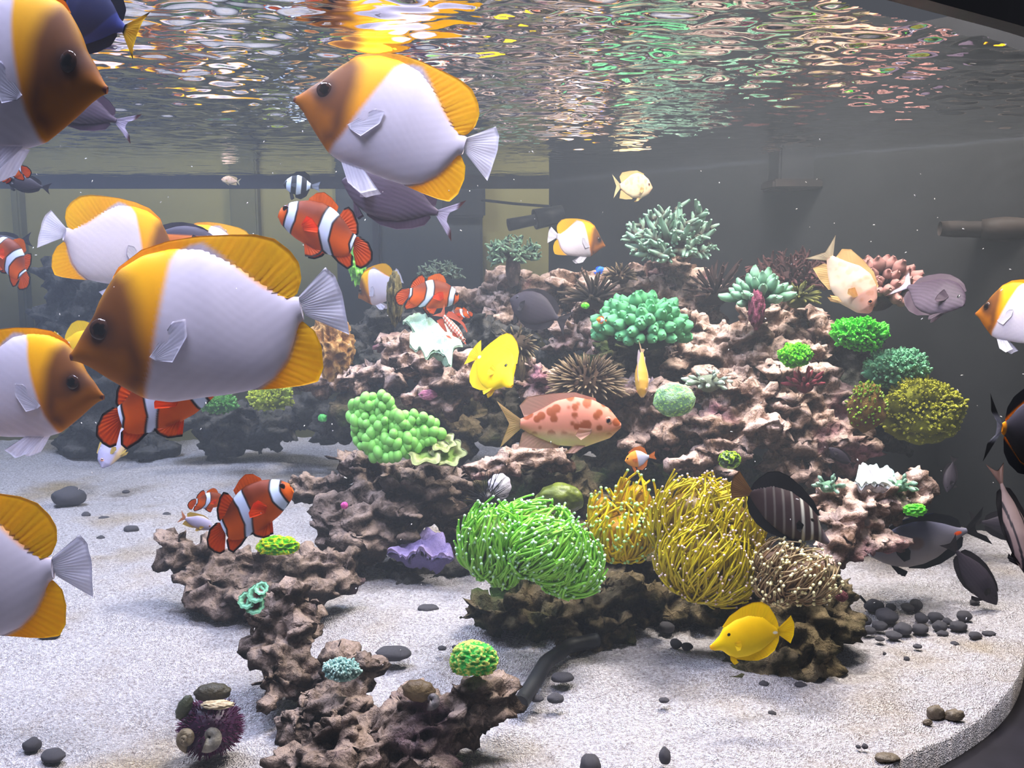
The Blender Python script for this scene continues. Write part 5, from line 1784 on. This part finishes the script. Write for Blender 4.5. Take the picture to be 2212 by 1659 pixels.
# dark cable on the sand and pump gear on the walls
M['plastic'] = flat_mat('dark_plastic', (30, 31, 34), 0.5, 0.15, 30, 0.3, 0.1)
M['brown_plastic'] = flat_mat('brown_pipe', (36, 29, 26), 0.7, 0.25, 25, 0.2, 0.3)


def pipe(name, label, pts, r, m, cat, sides=12):
    b = np.asarray(pts[0])
    v, f, s = tube(resample(np.array(pts), 30), np.full(30, r), sides)
    o = mesh(name, v, f, m, None, None, True, b)
    tag(o, label, cat)
    return o


cb = [S(1124, 1520, 0.006), S(1150, 1480, 0.006), S(1180, 1430, 0.006), S(1230, 1395, 0.006), S(1290, 1382, 0.006)]
pipe('cable', 'dark rubber hose on the shaded sand under the reef', cb, 0.0055, M['plastic'], 'hose')
pipe('cable', 'thin black cord running over the sand to the pebble heap', [S(1858, 1288, 0.012), S(1872, 1304, 0.004), S(1890, 1312, 0.003), S(1910, 1312, 0.003)], 0.0012, M['plastic'], 'cord', 6)
pipe('wall_cord', 'black cord hanging along the olive strip', [P(1040, 432, 1.50), P(1110, 440, 1.49), P(1190, 446, 1.47)], 0.0022, M['plastic'], 'cord', 8)
e = empty('circulation_pump', P(1190, 470, 1.46), 'dark pump nozzle poking past the olive strip', 'pump')
for nm, pts, r in (('nozzle', [P(1098, 486, 1.44), P(1160, 474, 1.45)], 0.0085), ('housing', [P(1155, 474, 1.45), P(1215, 462, 1.46)], 0.014)):
    v, f, s = tube(np.array(pts), np.array([r * 1.15, r]), 16)
    mesh(nm, v, f, M['plastic'], e, None, True, P(1190, 470, 1.46))
bw = P(1728, 330, 1.15)
e = empty('overflow_box', bw, 'dim brown overflow box hanging at the water line on the dark panel', 'overflow')
a, c = P(1682, 396, 1.14), P(1776, 250, 1.14)
box('shell', (a[0], a[1], a[2]), (c[0], a[1] + 0.05, SURF + 0.02), M['plastic'], e, 0.003, bw)
a2, c2 = P(1670, 408, 1.13), P(1782, 386, 1.13)
box('lip', (a2[0], a2[1], a2[2]), (c2[0], a2[1] + 0.06, c2[2]), M['brown_plastic'], e, 0.003, bw)
e = empty('return_pump', P(2140, 500, 0.98), 'dim brown pump with outlet pipe on the dark panel', 'pump')
for nm, pts, r in (('outlet_pipe', [P(2030, 494, 0.99), P(2130, 496, 0.985)], 0.0085), ('housing', [P(2120, 497, 0.985), P(2250, 492, 0.96)], 0.0125)):
    v, f, s = tube(resample(np.array(pts), 6), np.array([r * 0.9, r, r * 1.05, r, r * 1.05, r]), 16)
    mesh(nm, v, f, M['brown_plastic'], e, None, True, P(2140, 500, 0.98))

# specks drifting in the water
rg = np.random.RandomState(77)
bag = Bag()
v, f = ico(1)
for i in range(260):
    px, py, d = rg.uniform(0, 2212), rg.uniform(150, 1500), rg.uniform(0.46, 1.0)
    p = P(px, py, d)
    if p[2] < 0.05 or p[2] > SURF - 0.02:
        continue
    r = rg.uniform(0.6, 1.3) * d / F
    st = rg.normal(size=3)
    st /= np.linalg.norm(st)
    q = v * r
    q = q + np.outer(q @ st, st) * rg.uniform(0.5, 3.0) + p
    bag.add(q, f, lin((236, 230, 226)))
o = bag.build('food_specks', M['flesh'])
tag(o, 'tiny pale food specks drifting through the water', 'specks', kind='stuff')
